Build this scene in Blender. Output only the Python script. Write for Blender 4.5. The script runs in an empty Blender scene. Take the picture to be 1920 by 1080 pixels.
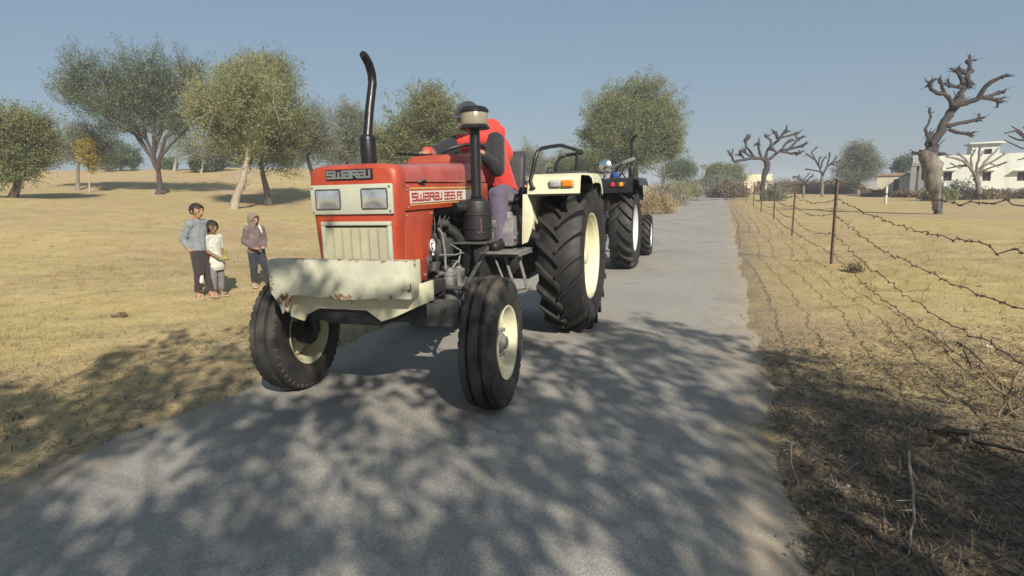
import bpy, bmesh, math, random
import numpy as np
from mathutils import Vector, Matrix, Euler

R = math.radians
rnd = random.Random(7)
scene = bpy.context.scene
COL = scene.collection

# ------------------------------------------------------------------ camera, light, exposure
FPX, PITCH, ROLL, CAMH = 1122.1, 9.468, -1.505, 1.294       # focal length in px of a 1920 wide frame
cam_d = bpy.data.cameras.new('camera')
cam_d.sensor_width = 36.0
cam_d.lens = 36.0 * FPX / 1920.0
cam_d.clip_start = 0.05
cam_d.clip_end = 3000
cam = bpy.data.objects.new('camera', cam_d)
COL.objects.link(cam)
cam.matrix_world = Matrix.Translation((0, 0, CAMH)) @ Matrix.Rotation(R(90 - PITCH), 4, 'X') @ Matrix.Rotation(R(ROLL), 4, 'Z')
scene.camera = cam

SUN = Vector((0.52, -1.5, 1.0)).normalized()                 # direction towards the sun
world = bpy.data.worlds.new('World')
scene.world = world
world.use_nodes = True
wn = world.node_tree
for n in list(wn.nodes):
    wn.nodes.remove(n)
w_out = wn.nodes.new('ShaderNodeOutputWorld')
w_bg = wn.nodes.new('ShaderNodeBackground')
w_sky = wn.nodes.new('ShaderNodeTexSky')
w_sky.sky_type = 'NISHITA'
w_sky.sun_disc = False
w_sky.sun_elevation = math.asin(SUN.z)
w_sky.sun_rotation = math.atan2(SUN.x, SUN.y)
w_sky.air_density = 1.0
w_sky.dust_density = 1.3
w_sky.ozone_density = 2.0
w_bg.inputs['Strength'].default_value = 0.062
w_mix = wn.nodes.new('ShaderNodeMix')                        # dust in the air evens the sky out
w_mix.data_type = 'RGBA'
w_mix.inputs[0].default_value = 0.62
w_mix.inputs[7].default_value = (2.75, 3.75, 4.75, 1)
wn.links.new(w_sky.outputs[0], w_mix.inputs[6])
wn.links.new(w_mix.outputs[2], w_bg.inputs[0])
wn.links.new(w_bg.outputs[0], w_out.inputs[0])
sun_d = bpy.data.lights.new('sun', 'SUN')
sun_d.energy = 4.2
sun_d.angle = R(0.53)
sun_d.color = (1.0, 0.93, 0.82)
sun = bpy.data.objects.new('sun', sun_d)
COL.objects.link(sun)
sun.rotation_euler = SUN.to_track_quat('Z', 'Y').to_euler()
vs = scene.view_settings
vs.view_transform = 'Standard'
vs.look = 'None'
vs.exposure = 0.60
vs.gamma = 1.0
vs.use_curve_mapping = False
scene.render.engine = 'CYCLES'
scene.cycles.max_bounces = 6
scene.cycles.transparent_max_bounces = 6

# ------------------------------------------------------------------ pixel rays (photo px, 1920 wide) for survey points
_cp, _sp, _cr, _sr = math.cos(R(PITCH)), math.sin(R(PITCH)), math.cos(R(ROLL)), math.sin(R(ROLL))
def at(u, v, Y):
    a, b = u - 960, v - 540
    x = (_cr * a + _sr * b) / FPX
    y = (-_sr * a + _cr * b) / FPX
    d = Vector((x, _cp - y * _sp, -_sp - y * _cp))
    return Vector((0, 0, CAMH)) + d * (Y / d.y)
def on_ground(u, v, z=0.0):
    p = at(u, v, 1.0) - Vector((0, 0, CAMH))
    return Vector((0, 0, CAMH)) + p * ((z - CAMH) / p.z)

# ------------------------------------------------------------------ bookkeeping
def tag(o, label=None, cat=None, group=None, kind=None):
    if label: o['label'] = label
    if cat: o['category'] = cat
    if group: o['group'] = group
    if kind: o['kind'] = kind
    return o
def thing(name, label, cat, loc=(0, 0, 0), rotz=0.0, group=None):
    o = bpy.data.objects.new(name, None)
    o.empty_display_size = 0.2
    COL.objects.link(o)
    o.location = loc
    o.rotation_euler = (0, 0, rotz)
    return tag(o, label, cat, group)
def holder(name, parent, loc=(0, 0, 0), rot=(0, 0, 0)):
    o = bpy.data.objects.new(name, None)
    COL.objects.link(o)
    o.parent = parent
    o.location = loc
    o.rotation_euler = rot
    return o
def link(name, me, parent=None, loc=(0, 0, 0), rot=(0, 0, 0)):
    o = bpy.data.objects.new(name, me)
    COL.objects.link(o)
    if parent: o.parent = parent
    o.location = loc
    o.rotation_euler = rot
    return o

# ------------------------------------------------------------------ materials
def node(nt, kind, **kw):
    n = nt.nodes.new(kind)
    for k, v in kw.items():
        if k in n.inputs: n.inputs[k].default_value = v
        else: setattr(n, k, v)
    return n
def noise(nt, vec, scale, detail=4, rough=0.55):
    n = node(nt, 'ShaderNodeTexNoise', Scale=scale, Detail=detail, Roughness=rough)
    if vec is not None: nt.links.new(vec, n.inputs['Vector'])
    return n.outputs['Fac']
def ramp(nt, fac, stops):
    n = nt.nodes.new('ShaderNodeValToRGB')
    e = n.color_ramp.elements
    while len(e) < len(stops): e.new(0.5)
    for i, (p, c) in enumerate(stops):
        e[i].position = p
        e[i].color = (*c, 1) if len(c) == 3 else c
    nt.links.new(fac, n.inputs[0])
    return n.outputs[0]
def framp(nt, fac, lo, hi):
    n = node(nt, 'ShaderNodeMapRange')
    n.inputs[1].default_value, n.inputs[2].default_value = lo, hi
    nt.links.new(fac, n.inputs[0])
    return n.outputs[0]
def mix(nt, fac, a, b, mode='MIX'):
    n = node(nt, 'ShaderNodeMix', data_type='RGBA', blend_type=mode)
    for sock, v in ((n.inputs[0], fac), (n.inputs[6], a), (n.inputs[7], b)):
        if hasattr(v, 'links'): nt.links.new(v, sock)
        elif isinstance(v, (int, float)): sock.default_value = v
        else: sock.default_value = (*v, 1)
    return n.outputs[2]
def math_n(nt, op, a, b=None):
    n = node(nt, 'ShaderNodeMath', operation=op)
    for i, v in enumerate((a, b)):
        if v is None: continue
        if hasattr(v, 'links'): nt.links.new(v, n.inputs[i])
        else: n.inputs[i].default_value = v
    return n.outputs[0]
def new_mat(name):
    m = bpy.data.materials.new(name)
    m.use_nodes = True
    nt = m.node_tree
    b = nt.nodes['Principled BSDF']
    tc = nt.nodes.new('ShaderNodeTexCoord')
    return m, nt, b, tc.outputs['Object']
def bump(nt, b, h, strength, dist=0.01):
    n = node(nt, 'ShaderNodeBump', Strength=strength, Distance=dist)
    nt.links.new(h, n.inputs['Height'])
    nt.links.new(n.outputs[0], b.inputs['Normal'])
def hsv(c, k): return tuple(min(1, x * k) for x in c)
DUST = (0.36, 0.29, 0.19)
def paint(name, c, rough=0.45, metal=0.0, dust=0.25, scale=6.0, var=0.12, bmp=0.0, grime=None, coat=0.0):
    """painted / plain surface: slight tone variation, dust that lies in noisy patches and on upward faces"""
    m, nt, b, co = new_mat(name)
    n1 = noise(nt, co, scale, 5)
    col = ramp(nt, n1, [(0.3, hsv(c, 1 - var)), (0.7, hsv(c, 1 + var))])
    if grime:
        n3 = noise(nt, co, scale * 2.3, 6, 0.65)
        col = mix(nt, framp(nt, n3, 0.52, 0.75), col, grime)
    if dust > 0:
        g = nt.nodes.new('ShaderNodeNewGeometry')
        sx = nt.nodes.new('ShaderNodeSeparateXYZ')
        nt.links.new(g.outputs['Normal'], sx.inputs[0])
        up = framp(nt, sx.outputs[2], -0.4, 1.0)
        n2 = noise(nt, co, scale * 1.7 + 1, 6, 0.6)
        f = math_n(nt, 'MULTIPLY', math_n(nt, 'MULTIPLY', framp(nt, n2, 0.35, 0.7), up), dust)
        col = mix(nt, f, col, DUST)
    nt.links.new(col, b.inputs['Base Color'])
    rr = framp(nt, noise(nt, co, scale * 3, 3), 0.2, 0.8)
    rm = node(nt, 'ShaderNodeMapRange')
    rm.inputs[3].default_value, rm.inputs[4].default_value = max(0.05, rough - 0.1), min(1, rough + 0.15)
    nt.links.new(rr, rm.inputs[0])
    nt.links.new(rm.outputs[0], b.inputs['Roughness'])
    b.inputs['Metallic'].default_value = metal
    b.inputs['Coat Weight'].default_value = coat
    if bmp: bump(nt, b, noise(nt, co, scale * 6, 5), bmp, 0.01)
    else: bump(nt, b, noise(nt, co, 5.5, 3), 0.16, 0.02)
    return m
def leaf_mat(name, stops, trans=0.35):
    """leaves: hue differs from leaf to leaf"""
    m, nt, b, co = new_mat(name)
    g = nt.nodes.new('ShaderNodeNewGeometry')
    n1 = noise(nt, co, 0.9, 3)
    f = math_n(nt, 'ADD', math_n(nt, 'MULTIPLY', g.outputs['Random Per Island'], 0.6), math_n(nt, 'MULTIPLY', n1, 0.45))
    k = len(stops)
    col = ramp(nt, f, [(0.08 + 0.85 * i / max(1, k - 1), c) for i, c in enumerate(stops)])
    nt.links.new(col, b.inputs['Base Color'])
    b.inputs['Roughness'].default_value = 0.65
    b.inputs['Specular IOR Level'].default_value = 0.25
    t = nt.nodes.new('ShaderNodeBsdfTranslucent')
    nt.links.new(col, t.inputs[0])
    ms = nt.nodes.new('ShaderNodeMixShader')
    ms.inputs[0].default_value = trans
    out = nt.nodes['Material Output']
    nt.links.new(b.outputs[0], ms.inputs[1])
    nt.links.new(t.outputs[0], ms.inputs[2])
    nt.links.new(ms.outputs[0], out.inputs[0])
    return m

M = {}
M['red'] = paint('tractor_red', (0.38, 0.045, 0.016), 0.42, dust=0.22, scale=3.5, var=0.10, grime=(0.26, 0.03, 0.02), coat=0.15)
M['red_top'] = paint('glare_tinted_red', (0.42, 0.06, 0.05), 0.36, dust=0.5, scale=3, var=0.14, grime=(0.36, 0.05, 0.04), coat=0.35)  # pinker base and heavier dust colour paint in the glare on the bonnet top
M['cream'] = paint('cream_paint', (0.66, 0.63, 0.43), 0.5, dust=0.22, scale=5, var=0.06, grime=(0.55, 0.50, 0.34))
M['panel_cream'] = paint('pale_panel', (0.43, 0.44, 0.345), 0.42, dust=0.12, scale=5, var=0.05)
M['slat'] = paint('grille_slats', (0.34, 0.325, 0.22), 0.6, dust=0.3, scale=9, var=0.12)
M['black'] = paint('black_paint', (0.008, 0.008, 0.010), 0.34, dust=0.05, scale=7, var=0.3)
M['black_plastic'] = paint('black_plastic', (0.011, 0.011, 0.013), 0.5, dust=0.06, scale=9, var=0.25, bmp=0.1)
M['iron'] = paint('oily_iron', (0.026, 0.026, 0.028), 0.55, dust=0.16, scale=12, var=0.4, bmp=0.25, grime=(0.02, 0.018, 0.016))
M['grey_metal'] = paint('grey_casting', (0.17, 0.17, 0.165), 0.55, dust=0.28, scale=11, var=0.25, bmp=0.15, grime=(0.06, 0.055, 0.05))
M['dark_metal'] = paint('dark_casting', (0.055, 0.058, 0.058), 0.55, dust=0.22, scale=10, var=0.3, bmp=0.2)
M['steel'] = paint('worn_steel', (0.42, 0.41, 0.40), 0.42, metal=0.6, dust=0.2, scale=10, var=0.2)
M['chrome'] = paint('chrome', (0.75, 0.75, 0.76), 0.16, metal=1.0, dust=0.05, scale=8, var=0.05)
M['silver'] = paint('silver_rim', (0.62, 0.63, 0.64), 0.42, metal=0.25, dust=0.15, scale=6, var=0.06)
M['rubber'] = paint('tyre_rubber', (0.014, 0.014, 0.015), 0.62, dust=0.12, scale=5, var=0.3, bmp=0.12)
M['rubber_dust'] = paint('dusty_rubber', (0.023, 0.023, 0.023), 0.72, dust=0.32, scale=4, var=0.3, bmp=0.12)
M['blue'] = paint('blue_paint', (0.02, 0.075, 0.26), 0.4, dust=0.2, scale=5)
M['lens_clear'] = paint('clear_lens', (0.62, 0.64, 0.62), 0.12, metal=0.35, dust=0.1, scale=14, var=0.2)
M['orange_lens'] = paint('orange_lens', (0.80, 0.26, 0.02), 0.25, dust=0.05, scale=20, var=0.2)
M['red_lens'] = paint('red_lens', (0.55, 0.03, 0.04), 0.2, dust=0.05, scale=20)
M['white'] = paint('white_paint', (0.72, 0.72, 0.70), 0.5, dust=0.15, scale=8, var=0.06)
M['decal'] = paint('pale_decal', (0.66, 0.60, 0.52), 0.4, dust=0.1, scale=8, var=0.06)
M['decal_red'] = paint('decal_letter_red', (0.36, 0.035, 0.045), 0.4, dust=0.08, scale=9)
M['decal_yellow'] = paint('decal_line', (0.62, 0.38, 0.12), 0.4, dust=0.1, scale=9)
M['letter_grey'] = paint('raised_letter', (0.20, 0.22, 0.22), 0.35, metal=0.3, dust=0.1, scale=9)
M['bowl'] = paint('dusty_clear_bowl', (0.27, 0.235, 0.17), 0.3, dust=0.3, scale=12, var=0.12)
M['vinyl'] = paint('seat_vinyl', (0.03, 0.03, 0.034), 0.5, dust=0.15, scale=10, bmp=0.1)

def lamp_glass():
    m, nt, b, co = new_mat('headlight_glass')
    w = node(nt, 'ShaderNodeTexWave', Scale=26.0, Distortion=0.0)
    w.bands_direction = 'Y'
    nt.links.new(co, w.inputs['Vector'])
    c = ramp(nt, noise(nt, co, 9, 3), [(0.3, (0.45, 0.46, 0.44)), (0.7, (0.85, 0.86, 0.84))])
    nt.links.new(c, b.inputs['Base Color'])
    b.inputs['Metallic'].default_value = 0.7
    b.inputs['Roughness'].default_value = 0.14
    bump(nt, b, w.outputs['Fac'], 0.25, 0.003)
    return m
M['lamp'] = lamp_glass()

def bumper_mat():
    m, nt, b, co = new_mat('rusted_cream_plate')
    base = ramp(nt, noise(nt, co, 5, 5), [(0.3, (0.40, 0.40, 0.31)), (0.52, (0.52, 0.51, 0.38)), (0.75, (0.61, 0.55, 0.35))])
    sx = nt.nodes.new('ShaderNodeSeparateXYZ')
    nt.links.new(co, sx.inputs[0])
    # rust eats in from the top and bottom edge of the plate and from its ends
    top = framp(nt, sx.outputs[2], 0.915, 0.945)
    bot = framp(nt, sx.outputs[2], 0.775, 0.735)
    end = framp(nt, math_n(nt, 'ABSOLUTE', sx.outputs[1]), 0.34, 0.47)
    edge = math_n(nt, 'MAXIMUM', math_n(nt, 'MAXIMUM', top, bot), math_n(nt, 'MULTIPLY', end, 0.75))
    n = noise(nt, co, 16, 8, 0.7)
    spots = framp(nt, math_n(nt, 'ADD', n, math_n(nt, 'MULTIPLY', edge, 0.155)), 0.645, 0.72)
    rust = ramp(nt, noise(nt, co, 40, 4), [(0.35, (0.07, 0.035, 0.02)), (0.65, (0.28, 0.12, 0.05))])
    col = mix(nt, spots, base, rust)
    mp = node(nt, 'ShaderNodeMapping')
    mp.inputs['Scale'].default_value = (1, 14, 1.5)
    nt.links.new(co, mp.inputs[0])
    streak = framp(nt, noise(nt, mp.outputs[0], 2.2, 4), 0.58, 0.75)
    col = mix(nt, math_n(nt, 'MULTIPLY', streak, 0.45), col, (0.45, 0.33, 0.17))
    nt.links.new(col, b.inputs['Base Color'])
    b.inputs['Roughness'].default_value = 0.6
    bump(nt, b, noise(nt, co, 9, 4), 0.35, 0.02)
    return m
M['bumper'] = bumper_mat()

ROAD_D = Vector((0.3345, 0.9424, 0.0))
ROAD_N = Vector((0.9424, -0.3345, 0.0))
ROAD_O = Vector((-1.5, 0.0, 0.0))
HALF = 1.79
def road_s(nt, pos):
    d = node(nt, 'ShaderNodeVectorMath', operation='DOT_PRODUCT')
    nt.links.new(pos, d.inputs[0])
    d.inputs[1].default_value = ROAD_N
    return math_n(nt, 'SUBTRACT', d.outputs['Value'], ROAD_O.dot(ROAD_N))
def ground_mat():
    m, nt, b, co = new_mat('dry_field_ground')
    big = noise(nt, co, 0.22, 5, 0.6)
    mid = noise(nt, co, 1.7, 6, 0.65)
    fine = noise(nt, co, 26, 6, 0.7)
    mp = node(nt, 'ShaderNodeMapping')
    mp.inputs['Rotation'].default_value = (0, 0, 0.4)
    mp.inputs['Scale'].default_value = (1.0, 0.25, 1)
    nt.links.new(co, mp.inputs[0])
    fib = noise(nt, mp.outputs[0], 60, 5, 0.7)
    straw = ramp(nt, mid, [(0.25, (0.36, 0.275, 0.115)), (0.5, (0.455, 0.355, 0.158)), (0.75, (0.52, 0.415, 0.21))])
    sand = ramp(nt, mid, [(0.3, (0.36, 0.26, 0.14)), (0.7, (0.47, 0.35, 0.205))])
    col = mix(nt, framp(nt, big, 0.40, 0.62), straw, sand)
    dk = framp(nt, noise(nt, co, 5.5, 7, 0.7), 0.54, 0.72)
    col = mix(nt, math_n(nt, 'MULTIPLY', dk, 0.46), col, (0.22, 0.155, 0.075))
    # trodden earth and litter along the verges
    s = road_s(nt, co)
    sa = math_n(nt, 'ABSOLUTE', s)
    verge = framp(nt, math_n(nt, 'ADD', sa, math_n(nt, 'MULTIPLY', noise(nt, co, 1.1, 5), 1.6)), 3.4, 2.5)
    col = mix(nt, math_n(nt, 'MULTIPLY', verge, 0.55), col, (0.24, 0.19, 0.14))
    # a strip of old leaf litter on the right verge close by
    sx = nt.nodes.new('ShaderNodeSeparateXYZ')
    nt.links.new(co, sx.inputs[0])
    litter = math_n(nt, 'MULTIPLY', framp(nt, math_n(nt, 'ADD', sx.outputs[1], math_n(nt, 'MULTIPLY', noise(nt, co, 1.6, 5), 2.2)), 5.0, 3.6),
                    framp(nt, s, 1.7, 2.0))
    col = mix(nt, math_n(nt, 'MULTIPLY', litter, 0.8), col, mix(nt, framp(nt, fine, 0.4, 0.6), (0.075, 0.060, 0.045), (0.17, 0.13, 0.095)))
    col = mix(nt, 0.55, col, ramp(nt, fine, [(0.3, (0.33, 0.33, 0.33)), (0.7, (0.68, 0.68, 0.68))]), 'OVERLAY')
    col = mix(nt, 0.45, col, ramp(nt, fib, [(0.3, (0.30, 0.30, 0.30)), (0.7, (0.70, 0.70, 0.70))]), 'OVERLAY')
    nt.links.new(col, b.inputs['Base Color'])
    b.inputs['Roughness'].default_value = 0.95
    b.inputs['Specular IOR Level'].default_value = 0.1
    hgt = math_n(nt, 'ADD', math_n(nt, 'MULTIPLY', fine, 0.4), mid)
    bump(nt, b, hgt, 0.7, 0.05)
    return m
def road_mat():
    m, nt, b, co = new_mat('worn_asphalt')
    big = noise(nt, co, 0.55, 5, 0.6)
    fine = noise(nt, co, 130, 4, 0.75)
    v = node(nt, 'ShaderNodeTexVoronoi', Scale=150.0)
    nt.links.new(co, v.inputs['Vector'])
    col = ramp(nt, big, [(0.3, (0.295, 0.274, 0.242)), (0.7, (0.370, 0.342, 0.298))])
    mp = node(nt, 'ShaderNodeMapping')
    mp.inputs['Rotation'].default_value = (0, 0, R(19.5))
    mp.inputs['Scale'].default_value = (1.3, 0.12, 1)
    nt.links.new(co, mp.inputs[0])
    track = noise(nt, mp.outputs[0], 1.6, 4)
    col = mix(nt, math_n(nt, 'MULTIPLY', framp(nt, track, 0.52, 0.72), 0.4), col, (0.165, 0.158, 0.150))
    col = mix(nt, math_n(nt, 'MULTIPLY', framp(nt, noise(nt, co, 2.6, 6, 0.7), 0.56, 0.70), 0.45), col, (0.33, 0.28, 0.21))
    col = mix(nt, 0.55, col, ramp(nt, v.outputs['Color'], [(0.1, (0.32, 0.32, 0.32)), (0.9, (0.68, 0.68, 0.68))]), 'OVERLAY')
    col = mix(nt, 0.6, col, ramp(nt, fine, [(0.3, (0.36, 0.36, 0.36)), (0.7, (0.64, 0.64, 0.64))]), 'OVERLAY')
    wv = node(nt, 'ShaderNodeVectorMath', operation='ADD')
    nz = node(nt, 'ShaderNodeTexNoise', Scale=2.2, Detail=5.0)
    nt.links.new(co, nz.inputs['Vector'])
    sc_ = node(nt, 'ShaderNodeVectorMath', operation='SCALE', Scale=0.9)
    nt.links.new(nz.outputs['Color'], sc_.inputs[0])
    nt.links.new(co, wv.inputs[0]); nt.links.new(sc_.outputs[0], wv.inputs[1])
    ck = node(nt, 'ShaderNodeTexVoronoi', feature='DISTANCE_TO_EDGE', Scale=0.75)
    nt.links.new(wv.outputs[0], ck.inputs['Vector'])
    crack = math_n(nt, 'MULTIPLY', framp(nt, ck.outputs['Distance'], 0.009, 0.003), framp(nt, noise(nt, co, 0.6, 3), 0.48, 0.60))
    col = mix(nt, math_n(nt, 'MULTIPLY', crack, 0.30), col, (0.05, 0.048, 0.046))
    patch_ = framp(nt, noise(nt, co, 1.1, 3, 0.4), 0.60, 0.63)
    col = mix(nt, math_n(nt, 'MULTIPLY', patch_, 0.30), col, (0.15, 0.146, 0.140))
    oil = framp(nt, noise(nt, co, 3.1, 7, 0.75), 0.66, 0.72)
    col = mix(nt, math_n(nt, 'MULTIPLY', oil, 0.5), col, (0.06, 0.058, 0.058))
    s = math_n(nt, 'ABSOLUTE', road_s(nt, co))
    e = framp(nt, math_n(nt, 'ADD', s, math_n(nt, 'MULTIPLY', noise(nt, co, 2.4, 8, 0.78), 1.6)), 2.12, 2.62)
    col = mix(nt, math_n(nt, 'MULTIPLY', e, 0.85), col, (0.33, 0.26, 0.17))
    nt.links.new(col, b.inputs['Base Color'])
    b.inputs['Roughness'].default_value = 0.9
    b.inputs['Specular IOR Level'].default_value = 0.2
    bump(nt, b, math_n(nt, 'ADD', fine, v.outputs['Distance']), 0.40, 0.005)
    return m
M['ground'] = ground_mat()
M['road'] = road_mat()
def bark(name, a, c, sc=14, zs=0.25, lo=0.3, hi=0.65):
    m, nt, b, co = new_mat(name)
    mp = node(nt, 'ShaderNodeMapping')
    mp.inputs['Scale'].default_value = (1, 1, zs)
    nt.links.new(co, mp.inputs[0])
    n1 = noise(nt, mp.outputs[0], sc, 7, 0.7)
    n2 = noise(nt, co, 1.6, 4)
    col = mix(nt, math_n(nt, 'MULTIPLY', framp(nt, n2, 0.35, 0.65), 0.5), ramp(nt, n1, [(lo, a), (hi, c)]), hsv(c, 0.8))
    nt.links.new(col, b.inputs['Base Color'])
    b.inputs['Roughness'].default_value = 0.9
    bump(nt, b, n1, 0.9, 0.04)
    return m
M['bark_dark'] = bark('dark_bark', (0.035, 0.027, 0.022), (0.10, 0.08, 0.065))
M['bark_grey'] = bark('grey_bark', (0.10, 0.08, 0.065), (0.26, 0.22, 0.18))
M['bark_pale'] = bark('pale_bark', (0.22, 0.18, 0.14), (0.42, 0.36, 0.28))
M['bark_pollard'] = bark('pollard_bark', (0.020, 0.017, 0.018), (0.075, 0.062, 0.060))
M['bark_trunk'] = bark('weathered_trunk_bark', (0.018, 0.014, 0.012), (0.27, 0.235, 0.195), 9, 0.09, 0.40, 0.60)
M['twig'] = bark('dry_twig_bark', (0.10, 0.075, 0.05), (0.26, 0.20, 0.13))
LV = {
 'dark': [(0.082, 0.107, 0.056), (0.152, 0.185, 0.1), (0.252, 0.282, 0.166)],
 'olive': [(0.103, 0.12, 0.048), (0.203, 0.223, 0.091), (0.331, 0.336, 0.171)],
 'lime': [(0.131, 0.146, 0.057), (0.257, 0.271, 0.109), (0.399, 0.393, 0.211)],
 'grey': [(0.12, 0.135, 0.089), (0.217, 0.233, 0.162), (0.331, 0.336, 0.245)],
 'yellow': [(0.22, 0.16, 0.02), (0.40, 0.30, 0.04), (0.34, 0.30, 0.09)],
 'straw': [(0.22, 0.17, 0.08), (0.36, 0.28, 0.14), (0.46, 0.37, 0.21)],
 'brown': [(0.13, 0.095, 0.062), (0.21, 0.155, 0.10), (0.29, 0.22, 0.145)],
 'reed': [(0.17, 0.15, 0.10), (0.27, 0.24, 0.17), (0.36, 0.33, 0.25)],
}
for k, v in LV.items():
    M['leaf_' + k] = leaf_mat('leaf_' + k, v, 0.35 if k not in ('straw', 'brown', 'reed') else 0.2)

# ------------------------------------------------------------------ mesh helpers
class MB:
    def __init__(s): s.v, s.f = [], []
    def add(s, v, f):
        o = len(s.v)
        s.v += [tuple(p) for p in v]
        s.f += [tuple(i + o for i in q) for q in f]
        return s
    def bm(s, bm, mat=None):
        bm.verts.ensure_lookup_table()
        bm.verts.index_update()
        vs_ = [(mat @ v.co) if mat else v.co for v in bm.verts]
        s.add(vs_, [[v.index for v in f.verts] for f in bm.faces])
        bm.free()
        return s
    def box(s, c, size, rot=(0, 0, 0), bev=0.0, seg=2):
        bm = bmesh.new()
        bmesh.ops.create_cube(bm, size=1.0)
        bmesh.ops.scale(bm, vec=size, verts=bm.verts)
        if bev > 0:
            bmesh.ops.bevel(bm, geom=bm.edges[:], offset=min(bev, min(size) * 0.49), segments=seg, affect='EDGES', profile=0.5)
        return s.bm(bm, Matrix.Translation(c) @ Euler(rot).to_matrix().to_4x4())
    def tube(s, pts, rad, n=10, caps=True, closed=False):
        pts = [Vector(p) for p in pts]
        if not hasattr(rad, '__len__'): rad = [rad] * len(pts)
        k = len(pts)
        up = None
        rings = []
        for i, p in enumerate(pts):
            if closed: t = pts[(i + 1) % k] - pts[i - 1]
            else: t = pts[min(i + 1, k - 1)] - pts[max(i - 1, 0)]
            if t.length < 1e-9: t = Vector((0, 0, 1))
            t.normalize()
            if up is None:
                up = Vector((0, 0, 1)) if abs(t.z) < 0.9 else Vector((1, 0, 0))
            a = t.cross(up)
            if a.length < 1e-6: a = t.orthogonal()
            a.normalize()
            b = a.cross(t)
            up = b
            rings.append([p + (a * math.cos(2 * math.pi * j / n) + b * math.sin(2 * math.pi * j / n)) * rad[i] for j in range(n)])
        v = [q for r in rings for q in r]
        f = []
        for i in range(k if closed else k - 1):
            for j in range(n):
                i2 = (i + 1) % k
                f.append((i * n + j, i * n + (j + 1) % n, i2 * n + (j + 1) % n, i2 * n + j))
        if caps and not closed:
            f.append(tuple(range(n))[::-1])
            f.append(tuple((k - 1) * n + j for j in range(n)))
        return s.add(v, f)
    def cyl(s, p0, p1, r0, r1=None, n=16): return s.tube([p0, p1], [r0, r0 if r1 is None else r1], n)
    def lathe(s, prof, c=(0, 0, 0), axis='Z', n=32, closed=False, caps=True):
        """prof: (radius, along axis)"""
        v, f = [], []
        k = len(prof)
        for r, h in prof:
            for j in range(n):
                a = 2 * math.pi * j / n
                x, y = r * math.cos(a), r * math.sin(a)
                v.append({'Z': (x, y, h), 'Y': (x, h, y), 'X': (h, x, y)}[axis])
        for i in range(k if closed else k - 1):
            i2 = (i + 1) % k
            for j in range(n):
                j2 = (j + 1) % n
                q = (i * n + j, i * n + j2, i2 * n + j2, i2 * n + j)
                f.append(q[::-1] if axis == 'Y' else q)
        if not closed and caps:
            if prof[0][0] > 1e-6: f.append(tuple(range(n))[::-1])
            if prof[-1][0] > 1e-6: f.append(tuple((k - 1) * n + j for j in range(n)))
        return s.add([(p[0] + c[0], p[1] + c[1], p[2] + c[2]) for p in v], f)
    def sphere(s, c, r, sc=(1, 1, 1), n=2, jit=0.0):
        bm = bmesh.new()
        bmesh.ops.create_icosphere(bm, subdivisions=n, radius=r)
        for v in bm.verts:
            k = 1 + rnd.uniform(-jit, jit)
            v.co = Vector((v.co.x * sc[0] * k, v.co.y * sc[1] * k, v.co.z * sc[2] * k))
        return s.bm(bm, Matrix.Translation(c))
    def prism(s, poly, d0, d1, axis='X', bev=0.0):
        """poly in the plane across axis: X -> (y,z), Y -> (x,z), Z -> (x,y)"""
        def P(a, b, d): return {'X': (d, a, b), 'Y': (a, d, b), 'Z': (a, b, d)}[axis]
        bm = bmesh.new()
        lo = [bm.verts.new(P(a, b, d0)) for a, b in poly]
        hi = [bm.verts.new(P(a, b, d1)) for a, b in poly]
        k = len(poly)
        bm.faces.new(lo[::-1]); bm.faces.new(hi)
        for i in range(k): bm.faces.new((lo[i], lo[(i + 1) % k], hi[(i + 1) % k], hi[i]))
        bmesh.ops.recalc_face_normals(bm, faces=bm.faces[:])
        if bev > 0: bmesh.ops.bevel(bm, geom=bm.edges[:], offset=bev, segments=2, affect='EDGES', profile=0.5)
        return s.bm(bm)
    def mesh(s, name, mat, sharp=32, recalc=True):
        me = bpy.data.meshes.new(name)
        me.from_pydata(s.v, [], s.f)
        if recalc:
            bm = bmesh.new(); bm.from_mesh(me)
            bmesh.ops.recalc_face_normals(bm, faces=bm.faces[:])
            bm.to_mesh(me); bm.free()
        if sharp is not None:
            me.polygons.foreach_set('use_smooth', [True] * len(me.polygons))
            me.set_sharp_from_angle(angle=R(sharp))
        me.materials.append(mat)
        return me
    def build(s, name, mat, parent=None, sharp=32, loc=(0, 0, 0), rot=(0, 0, 0), recalc=True):
        return link(name, s.mesh(name, mat, sharp, recalc), parent, loc, rot)
def np_mesh(name, v, quads, mat, smooth=False):
    """v (n,3), quads (m,k) int"""
    me = bpy.data.meshes.new(name)
    k = quads.shape[1]
    me.vertices.add(len(v)); me.loops.add(quads.size); me.polygons.add(len(quads))
    me.vertices.foreach_set('co', v.astype(np.float32).ravel())
    me.loops.foreach_set('vertex_index', quads.astype(np.int32).ravel())
    me.polygons.foreach_set('loop_start', np.arange(0, quads.size, k, dtype=np.int32))
    if smooth: me.polygons.foreach_set('use_smooth', np.ones(len(quads), dtype=bool))
    me.update(calc_edges=True)
    me.validate()
    me.materials.append(mat)
    return me
def vnoise(x, y, seed=0):
    """smooth value noise on arrays"""
    xi, yi = np.floor(x).astype(int), np.floor(y).astype(int)
    xf, yf = x - xi, y - yi
    def h(a, b):
        n = (a * 374761393 + b * 668265263 + seed * 974711) & 0x7fffffff
        n = ((n ^ (n >> 13)) * 1274126177) & 0x7fffffff
        return ((n ^ (n >> 16)) & 0xffff) / 65535.0
    u, w = xf * xf * (3 - 2 * xf), yf * yf * (3 - 2 * yf)
    return (h(xi, yi) * (1 - u) + h(xi + 1, yi) * u) * (1 - w) + (h(xi, yi + 1) * (1 - u) + h(xi + 1, yi + 1) * u) * w

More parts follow.
